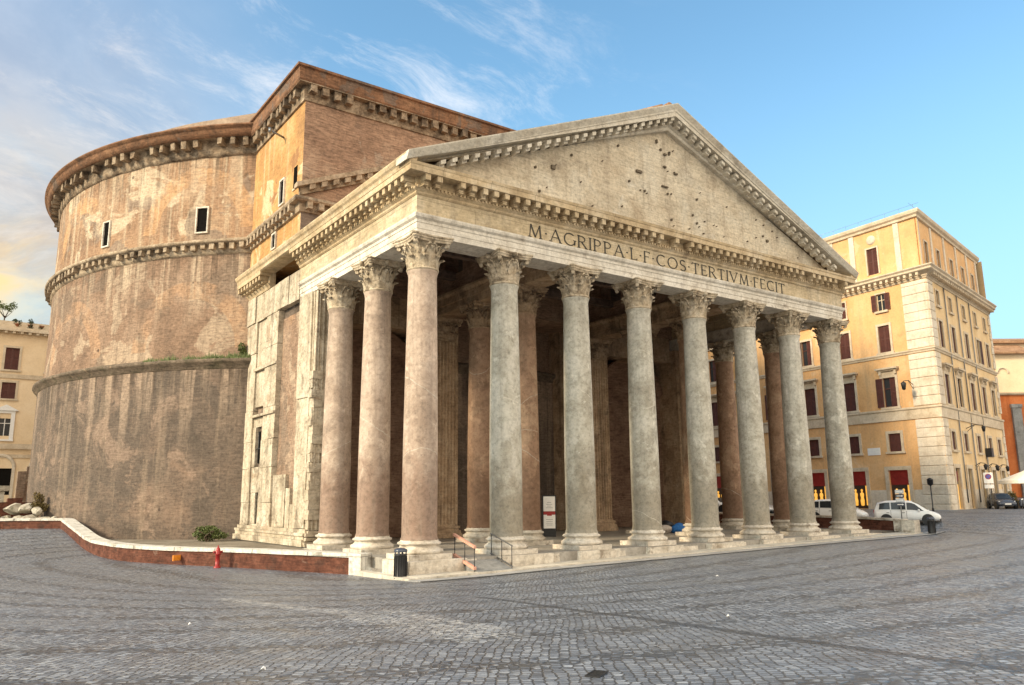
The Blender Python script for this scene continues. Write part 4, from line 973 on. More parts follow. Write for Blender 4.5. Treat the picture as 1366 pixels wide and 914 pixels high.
def window_proto(key, w_, h, frame=.2, shut='closed', hood=False, sill=True, glass='pane', frame_mat='trim'):
    """local: x centred, y outward from the wall face, z from the opening's bottom"""
    b = MB(); f = frame
    for a, c, e, g_ in ((-w_/2-f, -w_/2, 0, h+f), (w_/2, w_/2+f, 0, h+f), (-w_/2, w_/2, h, h+f)): b.box((a, -.02, e), (c, .09, g_))
    if sill: b.box((-w_/2-f-.1, -.02, -.2), (w_/2+f+.1, .2, -.002))
    if hood:
        b.box((-w_/2-f, -.02, h+f), (w_/2+f, .06, h+f+.55)); b.box((-w_/2-f-.25, -.02, h+f+.55), (w_/2+f+.25, .45, h+f+.72)); b.box((-w_/2-f-.15, -.02, h+f+.42), (w_/2+f+.15, .28, h+f+.55))
        for s_ in (-1, 1): b.box((s_*(w_/2+f*.5)-.12, .0, h+f+.05), (s_*(w_/2+f*.5)+.12, .24, h+f+.45))
    fo = b.build('window', frame_mat)
    b = MB(); b.box((-w_/2, -.2, 0), (w_/2, -.17, h)); p = b.build('pane', glass); p.parent = fo
    if shut in ('open', 'half', 'none'):
        b = MB()
        for a, c, e, g_ in ((-.04, .04, 0, h), (-w_/2, w_/2, h*.62, h*.62+.06), (-w_/2, -w_/2+.07, 0, h), (w_/2-.07, w_/2, 0, h), (-w_/2, w_/2, 0, .08), (-w_/2, w_/2, h-.07, h)): b.box((a, -.168, e), (c, -.12, g_))
        q = b.build('sash', 'trim' if shut == 'open' else 'shutter'); q.parent = fo
    def sh(x0, x1, y0):
        b = MB(); slats(b, x0, x1, 0.02, h-.02, y0); q = b.build('shutter', 'shutter'); q.parent = fo
        b2 = MB(); b2.box((x0+.03, y0-.004, .05), (x1-.03, y0+.012, h-.05)); b2.build('shutter_board', 'shutter').parent = fo
    if shut == 'closed': sh(-w_/2+.01, -.01, -.1); sh(.01, w_/2-.01, -.1)
    elif shut == 'open': sh(-w_/2-w_*.5-.02, -w_/2-.0, .10); sh(w_/2+.0, w_/2+w_*.5+.02, .10)
    elif shut == 'half': sh(-w_/2+.01, -.01, -.1); sh(w_/2+.0, w_/2+w_*.5+.02, .10)
    protos[key] = fo
    fo.location = (0, 0, -500)
    return fo
used_proto = set()
def put_window(key, T, u, z, root, inv, lab=None):
    src = protos[key]
    if key not in used_proto: o = src; used_proto.add(key)
    else: o = copy_tree(src)
    o.parent = root; o.matrix_parent_inverse = inv
    o.matrix_basis = T @ Matrix.Translation((u, 0, z))
    if lab: o['label'] = lab
    return o

# the ochre palazzo on the right
a_ = radians(4.5); Ld = Vector((sin(a_), cos(a_))); b_ = radians(79); Rd = Vector((sin(b_), cos(b_)))
PO = Vector((56.69, 5.26, 0)); nL = Vector((-cos(a_), sin(a_))); nR = Vector((cos(b_), -sin(b_)))
TL = frame_T(PO, Ld, nL); TR = frame_T(PO, Rd, nR)
pal = tag(empty('palazzo', (*PO.xy, .9)), 'tall ochre corner palazzo with brown shutters and pale stone quoins right of the temple', 'building')
pinv = Matrix.Translation((-PO.x, -PO.y, -.9))
def ppart(b, name, mat, **k):
    o = b.build(name, mat, **k); o.parent = pal; o.matrix_parent_inverse = pinv; return o
def pparts(b, name, mat, gap=0.):
    for q in pieces(b, gap): ppart(q, name, mat)
Lc = [4.75, 9.2, 13.95, 18.6, 23.2, 27.8, 32.4, 37.]; Rc = [3.0, 7.2, 12.0, 16.5, 20.4]
LW, RW = 42., 23.2
Lh, Rh = [], []
spec = []      # (face, key, u, z, w, h)
for i, u in enumerate(Lc):
    spec += [('L', 'top', u, 20.1, .95, 1.7) if i != 1 else ('L', 'topc', u, 20.1, .95, 1.7), ('L', 'thirdh' if i in (2, 5) else 'third', u, 15.95, 1.2, 2.65), ('L', 'noble' if i in (0, 3) else 'noblec', u, 10.6, 1.35, 2.85), ('L', 'mezz', u, 6.35, 1.25, 1.7), ('L', 'shop', u, 1.0, 2.0, 3.6)]
for i, u in enumerate(Rc):
    spec += [('R', 'topp', u, 20.1, .95, 1.5), ('R', 'thirdh' if i == 3 else 'third', u, 15.95, 1.2, 2.65), ('R', 'noblen' if i in (1, 4) else 'noblec', u, 10.6, 1.35, 2.85), ('R', 'mezz', u, 6.35, 1.25, 1.7), ('R', 'shopd', u, 1.0, 1.5, 3.7)]
window_proto('top', .95, 1.7, .14, 'open'); window_proto('topc', .95, 1.7, .14, 'closed'); window_proto('topp', .95, 1.5, .14, 'none')
window_proto('third', 1.2, 2.65, .22, 'closed'); window_proto('noble', 1.35, 2.85, .24, 'half', True); window_proto('noblec', 1.35, 2.85, .24, 'closed', True)
window_proto('thirdh', 1.2, 2.65, .22, 'half'); window_proto('noblen', 1.35, 2.85, .24, 'none', True); window_proto('mezz', 1.25, 1.7, .26, 'closed'); window_proto('attic', 1.15, 2.7, .16, 'closed', False, False); window_proto('atticp', 1.0, 2.4, .14, 'none', False, False)
for key, w_, gl in (('shop', 2.0, 'shop_red'), ('shopd', 1.5, 'shop_dark')):
    b = MB(); h = 3.6 if key == 'shop' else 3.7; f = .36
    for a, c, e, g_ in ((-w_/2-f, -w_/2, -.6, h+f), (w_/2, w_/2+f, -.6, h+f), (-w_/2, w_/2, h, h+f)): b.box((a, -.02, e), (c, .10, g_))
    fo = b.build('shop_front', 'trim')
    b = MB(); b.box((-w_/2, -.26, h*.62 if key == 'shop' else 0), (w_/2, -.2, h)); b.build('shop_window', gl).parent = fo
    if key == 'shop':
        b = MB(); b.box((-w_/2, -.26, 0), (w_/2, -.22, h*.62)); b.build('display', 'shop_dark').parent = fo
        b = MB(); rr = random.Random(2)
        for x, sc in ((-.25, 1.), (.45, .88)):
            b.lathe([(.02, .0), (.16, .05), (.2, .5), (.13, .8), (.19, 1.05), (.17, 1.22), (.06, 1.30), (.055, 1.36), (.10, 1.45), (.10, 1.56), (.02, 1.63)], 10, (x, -.17, .25))
        b.box((-w_/2, -.215, .3), (-w_/2+.35, -.2, 2.2)); b.build('goods', 'shop_gold').parent = fo
    protos[key] = fo; fo.location = (0, 0, -500)
holes = {'L': [], 'R': []}
for f_, key, u, z, w_, h in spec: holes[f_].append((u-w_/2, u+w_/2, z, z+h))
b = MB(); holes_wall(b, TL, LW, 22.6, holes['L'], -.3); lw_ = ppart(b, 'plaza_wall', 'ochre')
b = MB(); holes_wall(b, TR, RW, 22.6, holes['R'], -.3); ppart(b, 'street_wall', 'ochre_pale')
T_attL = TL @ Matrix.Translation((.55, -.55, 0)); T_attR = TR @ Matrix.Translation((.55, -.55, 0))
atL = [5.0, 12.5, 20., 27.5]; atR = [2.6, 6.6, 11.3, 15.6, 19.6]
b = MB(); holes_wall(b, T_attL, LW, 29.0, [(u-.575, u+.575, 24.1, 26.8) for u in atL], 23.2, .3); holes_wall(b, T_attR, RW-1, 29.0, [(u-.5, u+.5, 24.3, 26.7) for u in atR], 23.2, .3)
ppart(b, 'attic_wall', 'ochre')
# solid back of the building so it is a closed volume
b = MB()
far = PO.xy+Ld*LW+Rd*RW; q0 = PO.xy+Ld*LW; q1 = PO.xy+Rd*RW
b.quad((*q0, 0), (*far, 0), (*far, 28.9), (*q0, 28.9)); b.quad((*q1, 0), (*far, 0), (*far, 28.9), (*q1, 28.9)); ppart(b, 'rear_wall', 'ochre_pale')
for f_, key, u, z, w_, h in spec: put_window(key, TL if f_ == 'L' else TR, u, z, pal, pinv)
for u in atL: put_window('attic', T_attL, u, 24.1, pal, pinv)
for u in atR: put_window('atticp', T_attR, u, 24.3, pal, pinv)
# cornices, bands, quoins
outer = [tuple(PO.xy+Ld*LW), tuple(PO.xy), tuple(PO.xy+Rd*RW)]
def band(b, prof): b.sweep(outer, prof)
b = MB(); band(b, [(-.1, 22.3), (.08, 22.34), (.14, 22.5), (.22, 22.56), (.22, 22.66), (.75, 22.95), (.80, 23.0), (.80, 23.15), (.95, 23.3), (.95, 23.4), (-.7, 23.55), (-.7, 22.3), (-.1, 22.3)])
for T_, W in ((TL, LW), (TR, RW)):
    u = .3
    while u < W: b.box((u, .1, 22.62), (u+.26, .68, 22.88), T_); u += .62
ppart(b, 'main_cornice', 'trim')
ai = [tuple((PO.xy+Ld*LW)-nL*.55+Ld*0), tuple(PO.xy-nL*.55-nR*.55), tuple(PO.xy+Rd*RW-nR*.55)]
b = MB(); b.sweep(ai, [(-.1, 28.6), (.08, 28.65), (.12, 28.85), (.3, 29.0), (.36, 29.2), (.36, 29.34), (-.8, 29.5), (-.8, 28.6), (-.1, 28.6)]); ppart(b, 'attic_cornice', 'trim')
b = MB()
for u in list(np.arange(2.2, 40, 2.5)):
    if min(abs(u-x) for x in atL) > 1.0: b.box((u-.28, 0, 23.6), (u+.28, .1, 28.6), T_attL)
for u in (.6, 4.6, 9.0, 13.4, 17.6, 21.5): b.box((u-.25, 0, 23.6), (u+.25, .1, 28.6), T_attR)
for u in (5.0, 12.5): b.lathe([(0, .14), (.36, .14), (.48, .05), (.5, 0)], 16, T=T_attL @ Matrix.Translation((u, 0, 27.7)) @ Matrix.Rotation(-pi/2, 4, 'X'))
pparts(b, 'attic_pilaster', 'quoin')
b = MB(); b.quad((*(PO.xy-nL*.6-nR*.6), 29.42), (*(q1-nR*.6), 29.42), (*far, 29.42), (*(q0-nL*.6), 29.42)); ppart(b, 'roof', 'rooftile')
b = MB(); band(b, [(-.1, 9.2), (.12, 9.24), (.14, 10.1), (.24, 10.2), (.24, 10.36), (-.1, 10.42)]); ppart(b, 'lower_band', 'trim')
b = MB(); band(b, [(-.1, 15.35), (.10, 15.4), (.14, 15.55), (.22, 15.62), (.22, 15.76), (-.1, 15.8)]); ppart(b, 'string_band', 'trim')
b = MB()
for T_, W, cs, sgn in ((TL, LW, [u for u in Lc], 'L'), (TR, RW, Rc, 'R')):
    e_ = [0]+[x for u in cs for x in (u-(1.36 if sgn == 'L' else 1.11), u+(1.36 if sgn == 'L' else 1.11))]+[W]
    for a, c in zip(e_[::2], e_[1::2]):
        if c > a: b.box((a, -.02, -.4), (c, .05, 2.75), T_)
pparts(b, 'stone_base', 'quoin')
b = MB(); z = 2.8; rr = random.Random(3)
def quoins(b, zlo, zhi):
    z = zlo
    while z < zhi-.3:
        h = min(.84, zhi-z-.02)
        # one block wraps the rounded corner
        pts = []
        wl, wr = 2.45, 1.55
        o = .13
        c0 = PO.xy+Ld*wl; c1 = PO.xy+Rd*wr
        ring_ = [c0-nL*.02, c0+nL*o, PO.xy+Ld*.42+nL*o, PO.xy+Ld*.14+nL*o*.9+nR*o*.4-Rd*0, PO.xy+Rd*.14+nR*o*.9+nL*o*.4, PO.xy+Rd*.42+nR*o, c1+nR*o, c1-nR*.02]
        k = len(ring_)
        ins = [p + ((PO.xy+Ld*1.+Rd*1.)-p).normalized()*.05 for p in ring_]
        vs = [(*p, z) for p in ins]+[(*p, z+.05) for p in ring_]+[(*p, z+h-.05) for p in ring_]+[(*p, z+h) for p in ins]
        b.add(vs, [(r*k+i, r*k+i+1, (r+1)*k+i+1, (r+1)*k+i) for r in range(3) for i in range(k-1)]+[tuple(range(3*k, 4*k)), tuple(range(k))[::-1]])
        z += h+.025
quoins(b, -.3, 9.18); quoins(b, 10.44, 15.33); quoins(b, 15.82, 22.28)
z = 1.
while z < 22: 
    if not (9.1 < z < 10.4 or 15.2 < z < 15.8): b.box((RW-(.9 if int(z/.84) % 2 else .55), -.02, z), (RW+.05, .10, z+.78), TR)
    z += .84
pparts(b, 'quoin', 'quoin')
b = MB(); b.box((7.75, 0, 6.1), (6.4, .05, 6.8), TL) if False else b.box((6.4, -.01, 6.1), (7.75, .05, 6.8), TL); ppart(b, 'street_plaque', 'white')
for u in (5.2, 9.6, 14.2):
    b = MB(); b.path([(u, .12, 9.3), (u, .12, 22.3)], .06, 6, TR); b.path([(u, .12, 1.5), (u, .12, 9.2)], .06, 6, TR); pparts(b, 'drainpipe', 'metal')
def wall_lantern(T_, u, z, out, sc=1.):
    b = MB(); b.path([(u, 0, z), (u, out*.5, z+.35*sc), (u, out, z+.25*sc)], .035, 6, T_); b.path([(u, 0, z-.4*sc), (u, out*.5, z+.3*sc)], .025, 6, T_)
    o = ppart(b, 'bracket', 'black')
    b = MB(); b.lathe([(.02, .22), (.2, .1), (.22, .06), (.14, -.4), (.06, -.45), (0, -.46)], 6, T=T_ @ Matrix.Translation((u, out, z)) @ Matrix.Scale(sc, 4)); q = b.build('lantern', 'black'); q.parent = o; return o
wall_lantern(TL, 2.3, 12.4, 1.6, 1.2)
for u in (9.6, 14.2, 18.6): wall_lantern(TR, u, 5.0, .9, .9)
wall_lantern(TR, 7.9, 8.6, 1.5, .9)
b = MB(); b.box((14.1, .05, 6.0), (14.9, .6, 6.9), TR); ppart(b, 'loudspeaker_box', 'black')
b = MB()
for u in np.arange(1, 40, 1.5): b.path([(u, -.9, 29.4), (u, -.9, 30.1)], .012, 5, TL)
b.path([(.4, -.9, 30.1), (40, -.9, 30.1)], .014, 5, TL); b.path([(.4, -.9, 30.1), (22, -.9, 30.1)], .014, 5, TR); ppart(b, 'roof_railing', 'metal')
# two lit doorways on the street side
for u, w_ in ((3.0, .7), (7.2, .35)):
    b = MB(); b.box((u-w_/2, -.18, 1.0), (u+w_/2, -.12, 3.2 if w_ > .5 else 2.4), TR); pparts(b, 'lit_doorway', 'shop_gold')
b = MB(); b.box((2.4, -.18, 3.5), (3.6, -.12, 4.4), TR); ppart(b, 'shop_sign', 'shop_red')

# ------------------------------------------------------------------ orange building far right
aa = radians(125); Fd = Vector((sin(aa), cos(aa))); FO = Vector((103.96, 21.2, 0)); nF = Vector((-cos(aa), sin(aa)))
if nF.dot(Vector((-1, -1))) < 0: nF = -nF
TF = frame_T(FO-Vector((*Fd, 0))*6, Fd, nF)
fb = tag(empty('orange_building', (*FO.xy, 1)), 'orange and cream building with tiled roof and grey pilaster at the right edge', 'building'); finv = Matrix.Translation((-FO.x, -FO.y, -1))
def fpart(b, name, mat):
    o = b.build(name, mat); o.parent = fb; o.matrix_parent_inverse = finv
b = MB(); b.box((0, -14, -1), (40, 0, 16.3), TF); fpart(b, 'lower_wall', 'orange_wall')
b = MB(); b.box((1.2, -13, 16.3), (12.2, -.2, 22.3), TF); b.box((0, -15, 16.302), (40, -2.5, 24.2), TF); fpart(b, 'upper_wall', 'cream')
b = MB(); b.hexa([(.6, -2.45, 22.2), (12.8, -2.45, 22.2), (12.8, .5, 22.0), (.6, .5, 22.0), (.6, -2.45, 23.8), (12.8, -2.45, 23.8), (12.8, .5, 22.25), (.6, .5, 22.25)], TF)
b.hexa([(-1, -16, 24.2), (41, -16, 24.2), (41, -1.9, 24.0), (-1, -1.9, 24.0), (-1, -16, 27.4), (41, -16, 27.4), (41, -1.9, 24.4), (-1, -1.9, 24.4)], TF); fpart(b, 'roof', 'rooftile')
b = MB()
for u in (9.0, 14.5, 20): b.box((u, 0, 0), (u+1.3, .35, 14.2), TF); b.box((u-.12, -.01, 14.2), (u+1.42, .45, 14.7), TF)
[fpart(q, 'pilaster', 'kerbstone') for q in pieces(b, .3)]
b = MB(); b.sweep([(TF @ Vector((40, 0, 0))).xy, (TF @ Vector((0, 0, 0))).xy], [(-.1, 16.0), (-.3, 16.1), (-.4, 16.35), (.1, 16.4), (-.1, 16.0)]); fpart(b, 'cornice', 'trim')
b = MB(); b.lathe([(.7, 0), (.9, 0), (.9, .12), (.7, .12), (.7, 0)], 16, T=TF @ Matrix.Translation((8.6, -.2, 19.2)) @ Matrix.Rotation(-pi/2, 4, 'X'), a0=pi, a1=2*pi); fpart(b, 'wall_ornament', 'trim')

# ------------------------------------------------------------------ cream building far left
cb = tag(empty('cream_building', (-14, 78, 1)), 'cream palazzo with arched windows and roof garden behind the drum on the left', 'building'); cinv = Matrix.Translation((14, -78, -1))
TC = frame_T(Vector((-30, 78, 0)), (1, 0), (0, -1))      # u = x+30
def cpart(b, name, mat):
    o = b.build(name, mat); o.parent = cb; o.matrix_parent_inverse = cinv; return o
cols = [2.5, 7.0, 11.4, 15.4+3.35-.1, 23.0]   # u of window bays
cols = [5.6, 9.95, 14.3, 18.65, 23.0, 27.35]
ch = []
for u in cols: ch += [(u-.7, u+.7, 17.6, 20.2), (u-.7, u+.7, 14.2, 16.1), (u-.55, u+.55, 9.9, 11.9), (u-1.2, u+1.2, 3.2, 6.2)]
b = MB(); holes_wall(b, TC, 44, 22.2, ch, -.5, .3); b.box((0, -12, -.5), (44, -.5, 22.15), TC); cpart(b, 'wall', 'cream')
b = MB(); b.sweep([(14, 78), (-30, 78)], [(-.1, 21.9), (-.1, 21.9)]) if False else None
b = MB(); b.box((-.5, -.1, 21.9), (44.5, .3, 22.1), TC); b.box((-.5, -.1, 22.1), (44.5, .8, 22.35), TC); b.box((-.5, -12, 22.36), (44.5, .55, 22.6), TC); b.box((0, -.35, 22.6), (44, -.1, 23.4), TC)
for u in np.arange(0, 44, .8): b.box((u, .3, 21.85), (u+.3, .7, 22.098), TC)
cpart(b, 'cornice', 'trim')
b = MB(); b.box((0, -.01, 16.6), (44, .14, 17.1), TC); b.box((0, -.01, 13.2-.9), (44, .10, 12.7), TC) if False else None; b.box((0, -.01, 8.4), (44, .35, 9.0), TC); b.box((0, -.01, 7.4), (44, .12, 7.8), TC); cpart(b, 'string_band', 'trim')
window_proto('c1', 1.4, 2.6, .25, 'closed', False); window_proto('c2', 1.4, 1.9, .25, 'closed')
b = MB(); w_ = 1.1
for a, c, e, g_ in ((-.95, -.55, -.4, 2.6), (.55, .95, -.4, 2.6), (-.95, .95, 2.6, 2.9)): b.box((a, -.02, e), (c, .14, g_))
b.add([(-1.3, .3, 2.9), (1.3, .3, 2.9), (0, .3, 3.6), (-1.3, 0, 2.9), (1.3, 0, 2.9), (0, 0, 3.6)], [(0, 1, 2), (0, 3, 4, 1), (1, 4, 5, 2), (2, 5, 3, 0)])
b.box((-1.0, -.02, -.6), (1.0, .25, -.4))
fo = b.build('window', 'white')
b = MB(); b.box((-.55, -.2, -.4), (.55, -.16, 2.6)); b.build('pane', 'pane').parent = fo
b = MB(); b.box((-.04, -.158, -.3), (.04, -.1, 2.0)); b.box((-.55, -.158, 1.4), (.55, -.1, 1.48)); b.build('sash', 'white').parent = fo
protos['c3'] = fo; fo.location = (0, 0, -500)
b = MB()
b.lathe([(1.2, 0), (1.55, 0), (1.55, .15), (1.2, .15), (1.2, 0)], 16, T=Matrix.Translation((0, 0, 2.0)) @ Matrix.Rotation(-pi/2, 4, 'X'), a0=pi, a1=2*pi); b.box((-1.5, 0, -2.5), (-1.2, .15, 2.0)); b.box((1.2, 0, -2.5), (1.5, .15, 2.0))
fo = b.build('arch', 'quoin'); b = MB(); b.box((-1.2, -.25, -2.5), (1.2, -.2, 3.0)); b.build('recess', 'dark').parent = fo
protos['c4'] = fo; fo.location = (0, 0, -500)
for u in cols:
    put_window('c1', TC, u, 17.6, cb, cinv); put_window('c2', TC, u, 14.2, cb, cinv); put_window('c3', TC, u, 9.9, cb, cinv); put_window('c4', TC, u, 4.3, cb, cinv)

# ------------------------------------------------------------------ plants
def leaves(b, c, rad, n, size, rr, zs=1.):
    for i in range(n):
        v = Vector((rr.gauss(0, 1), rr.gauss(0, 1), rr.gauss(0, 1))); v = v.normalized()*rr.random()**.4
        p = Vector(c)+Vector((v.x*rad, v.y*rad, v.z*rad*zs)); s_ = size*rr.uniform(.6, 1.3)
        a = Vector((rr.gauss(0, 1), rr.gauss(0, 1), rr.gauss(0, 1))).normalized(); t_ = a.orthogonal().normalized(); u_ = a.cross(t_)
        b.add([p-t_*s_*.5, p+u_*s_*.25, p+t_*s_*.5, p-u_*s_*.25], [(0, 1, 2, 3)])
def shrub(name, label, cat, loc, rad, hgt, mat, n, size, seed, stem=True, group=None):
    rr = random.Random(seed); e = tag(empty(name, loc), label, cat, group)
    b = MB()
    for k in range(7):
        a = rr.uniform(0, 6.28); d = rad*rr.uniform(.1, .65); leaves(b, (d*cos(a), d*sin(a), hgt*rr.uniform(.08, .75)), rad*.5, n//7, size, rr, hgt/rad/2)
    o = b.build('foliage', mat); o.parent = e
    if stem:
        b = MB()
        for k in range(4): b.path([(0, 0, -.1), (rr.uniform(-.2, .2)*rad, rr.uniform(-.2, .2)*rad, hgt*.3), (rr.uniform(-.5, .5)*rad, rr.uniform(-.5, .5)*rad, hgt*.7)], .02+.01*hgt, 5)
        b.build('stem', 'bark').parent = e
    return e
shrub('shrub', 'low dark green shrub at the foot of the drum near the porch flank', 'shrub', (-3.0, 21.3, -.05), 1.15, .95, 'leaf', 2600, .15, 1)
shrub('dry_bush', 'tall dry yellowish bush on top of the rubble by the drum', 'bush', (-10.75, 36.9, 1.9), .55, 1.3, 'leaf_dry', 700, .22, 2)
# grass on the ledge of the drum
b = MB(); rr = random.Random(8)
for a0, a1, n in ((-138, -120, 900), (-131, -126, 600), (-146, -139, 250)):
    for i in range(n):
        if i % 14 == 0: ac, hc = rr.uniform(a0, a1), rr.uniform(.35, 1.25)
        a = radians(ac+rr.gauss(0, .28)); r = RB+rr.uniform(-.2, .38); z = 11.74; h = hc*rr.uniform(.12, .42)*(1.4 if rr.random() < .2 else 1); p = Vector((RCX+r*cos(a), RCY+r*sin(a), z))
        d = Vector((rr.uniform(-.1, .1), rr.uniform(-.1, .1), h)); s_ = Vector((sin(a), -cos(a), 0))*.05
        b.add([p-s_, p+s_, p+d], [(0, 1, 2)])
tag(b.build('ledge_grass', 'leaf'), 'strip of green grass growing on the ledge of the drum', 'grass', kind='stuff')
shrub('ledge_plant', 'green creeper hanging where the drum meets the porch flank', 'plant', (-.95, 23.0, 11.6), .5, 1.5, 'leaf', 500, .16, 5)
# roof garden
def small_tree(loc, h, rad, seed, label):
    rr = random.Random(seed); e = tag(empty('tree', loc), label, 'tree')
    b = MB(); b.tube((0, 0, 0), (0.1, 0, h*.5), .1, .06)
    for k in range(6):
        a = k*1.05; b.tube((.1, 0, h*.4), (rad*.7*cos(a), rad*.7*sin(a), h*rr.uniform(.65, .95)), .045, .02, 5)
    b.build('trunk', 'bark').parent = e
    b = MB()
    for k in range(8):
        a = rr.uniform(0, 6.28); leaves(b, (rad*.7*cos(a), rad*.7*sin(a), h*rr.uniform(.6, 1.)), rad*.42, 70, .22, rr)
    b.build('crown', 'leaf').parent = e
small_tree((-12.6, 78.6, 22.6), 2.9, 1.2, 3, 'small sparse tree in the roof garden of the cream building')
for k_, (x, lab) in enumerate(((-11.2, 'clipped green bush next to the small tree on the roof'), (-9.9, 'clipped green bush in the middle of the roof parapet'), (-8.7, 'clipped green bush on the roof beside the drum'))):
    e = shrub('potted_bush', lab, 'bush', (x, 78.4, 22.6), .62, 1.3, 'leaf_dark', 500, .2, 20+k_, False, 'bushes on the roof')
    b = MB(); b.lathe([(.25, 0), (.4, .5), (.44, .5), (.44, .58), (.36, .58), (.3, .4)], 12); b.build('pot', 'terracotta').parent = e

# ruins behind the wall at the left
def rock(b, c, s_, rr):
    bm = bmesh.new(); bmesh.ops.create_icosphere(bm, subdivisions=2, radius=1)
    sx, sy, sz = s_*rr.uniform(.7, 1.2), s_*rr.uniform(.7, 1.2), s_*rr.uniform(.5, .9)
    k = [Vector((rr.gauss(0, 1), rr.gauss(0, 1), rr.gauss(0, 1))).normalized() for _ in range(7)]
    vs = []
    for v in bm.verts:
        p = v.co.copy()
        for n in k:
            d = p.dot(n)
            if d > .62: p -= n*(d-.62)
        vs.append((c[0]+p.x*sx, c[1]+p.y*sy, c[2]+p.z*sz))
    b.add(vs, [tuple(v.index for v in f.verts) for f in bm.faces]); bm.free()
rr = random.Random(14); labs = ['', '']
rl = [((-12.7, 38.0, 1.05), .70, 'broad pale marble fragment at the left end of the rubble behind the low wall'), ((-11.9, 37.1, 1.1), .62, 'squarish pale fragment left of centre in the rubble'), ((-11.15, 36.3, 1.1), .68, 'whitish rounded fragment in the middle of the rubble'), ((-10.5, 35.6, 1.05), .55, 'pale fragment right of centre in the rubble'), ((-10.0, 34.9, 1.0), .50, 'pale fragment at the right end of the rubble by the drum'),
      ((-12.2, 38.0, 1.95), .62, 'flat topped fragment lying on the left of the rubble'), ((-11.5, 37.1, 2.0), .6, 'mossy block topping the middle of the rubble'), ((-10.85, 36.3, 1.8), .5, 'small pale lump near the top right of the rubble'),
      ((-12.3, 37.3, .35), .8, 'half buried fragment lowest at the far left of the rubble'), ((-11.2, 36.0, .35), .8, 'half buried broad fragment at the foot of the rubble'), ((-10.3, 35.2, .3), .6, 'half buried fragment low at the right foot of the rubble')]
for c, s_, lab in rl:
    b = MB(); rock(b, (0, 0, 0), s_*1.15, rr); o = b.build('marble_fragment', 'rock', loc=c); tag(o, lab, 'stone', 'broken marble behind the wall')
b = MB()
for x0, x1, z1 in ((-13.6, -12.6, 2.4), (-12.6, -11.6, 2.7), (-11.6, -10.7, 2.4)): b.box((x0, 39.0, -.1), (x1, 39.9, z1))
tag(b.build('ruined_wall', 'wallbrick', jitter=.06), 'low crumbling brick ruin behind the rubble beside the drum', 'ruin')
b = MB(); b.box((-11.6, 46.8, 0), (-11.0, 47.6, 4.9)); b.box((-11.0, 46.85, 0), (-10.4, 47.5, 5.3)); tag(b.build('brick_stub', 'drum_mid', jitter=.03), 'tall reddish brick stub of wall between the arch and the drum', 'ruin')
b = MB(); b.box((-13.9, 44.0, -.1), (-12.3, 45.2, .5)); b.box((-13.7, 44.2, .5), (-12.5, 45.0, 3.3)); b.box((-13.95, 44.0, 3.3), (-12.25, 45.2, 3.7)); tag(b.build('stone_pedestal', 'rock', jitter=.03), 'pale grey stone pedestal with a cap at the far left', 'pedestal')
shrub('weed', 'small pale green weeds at the left behind the white coping', 'plant', (-13.3, 37.6, .6), .6, 1.3, 'leaf', 400, .2, 41)

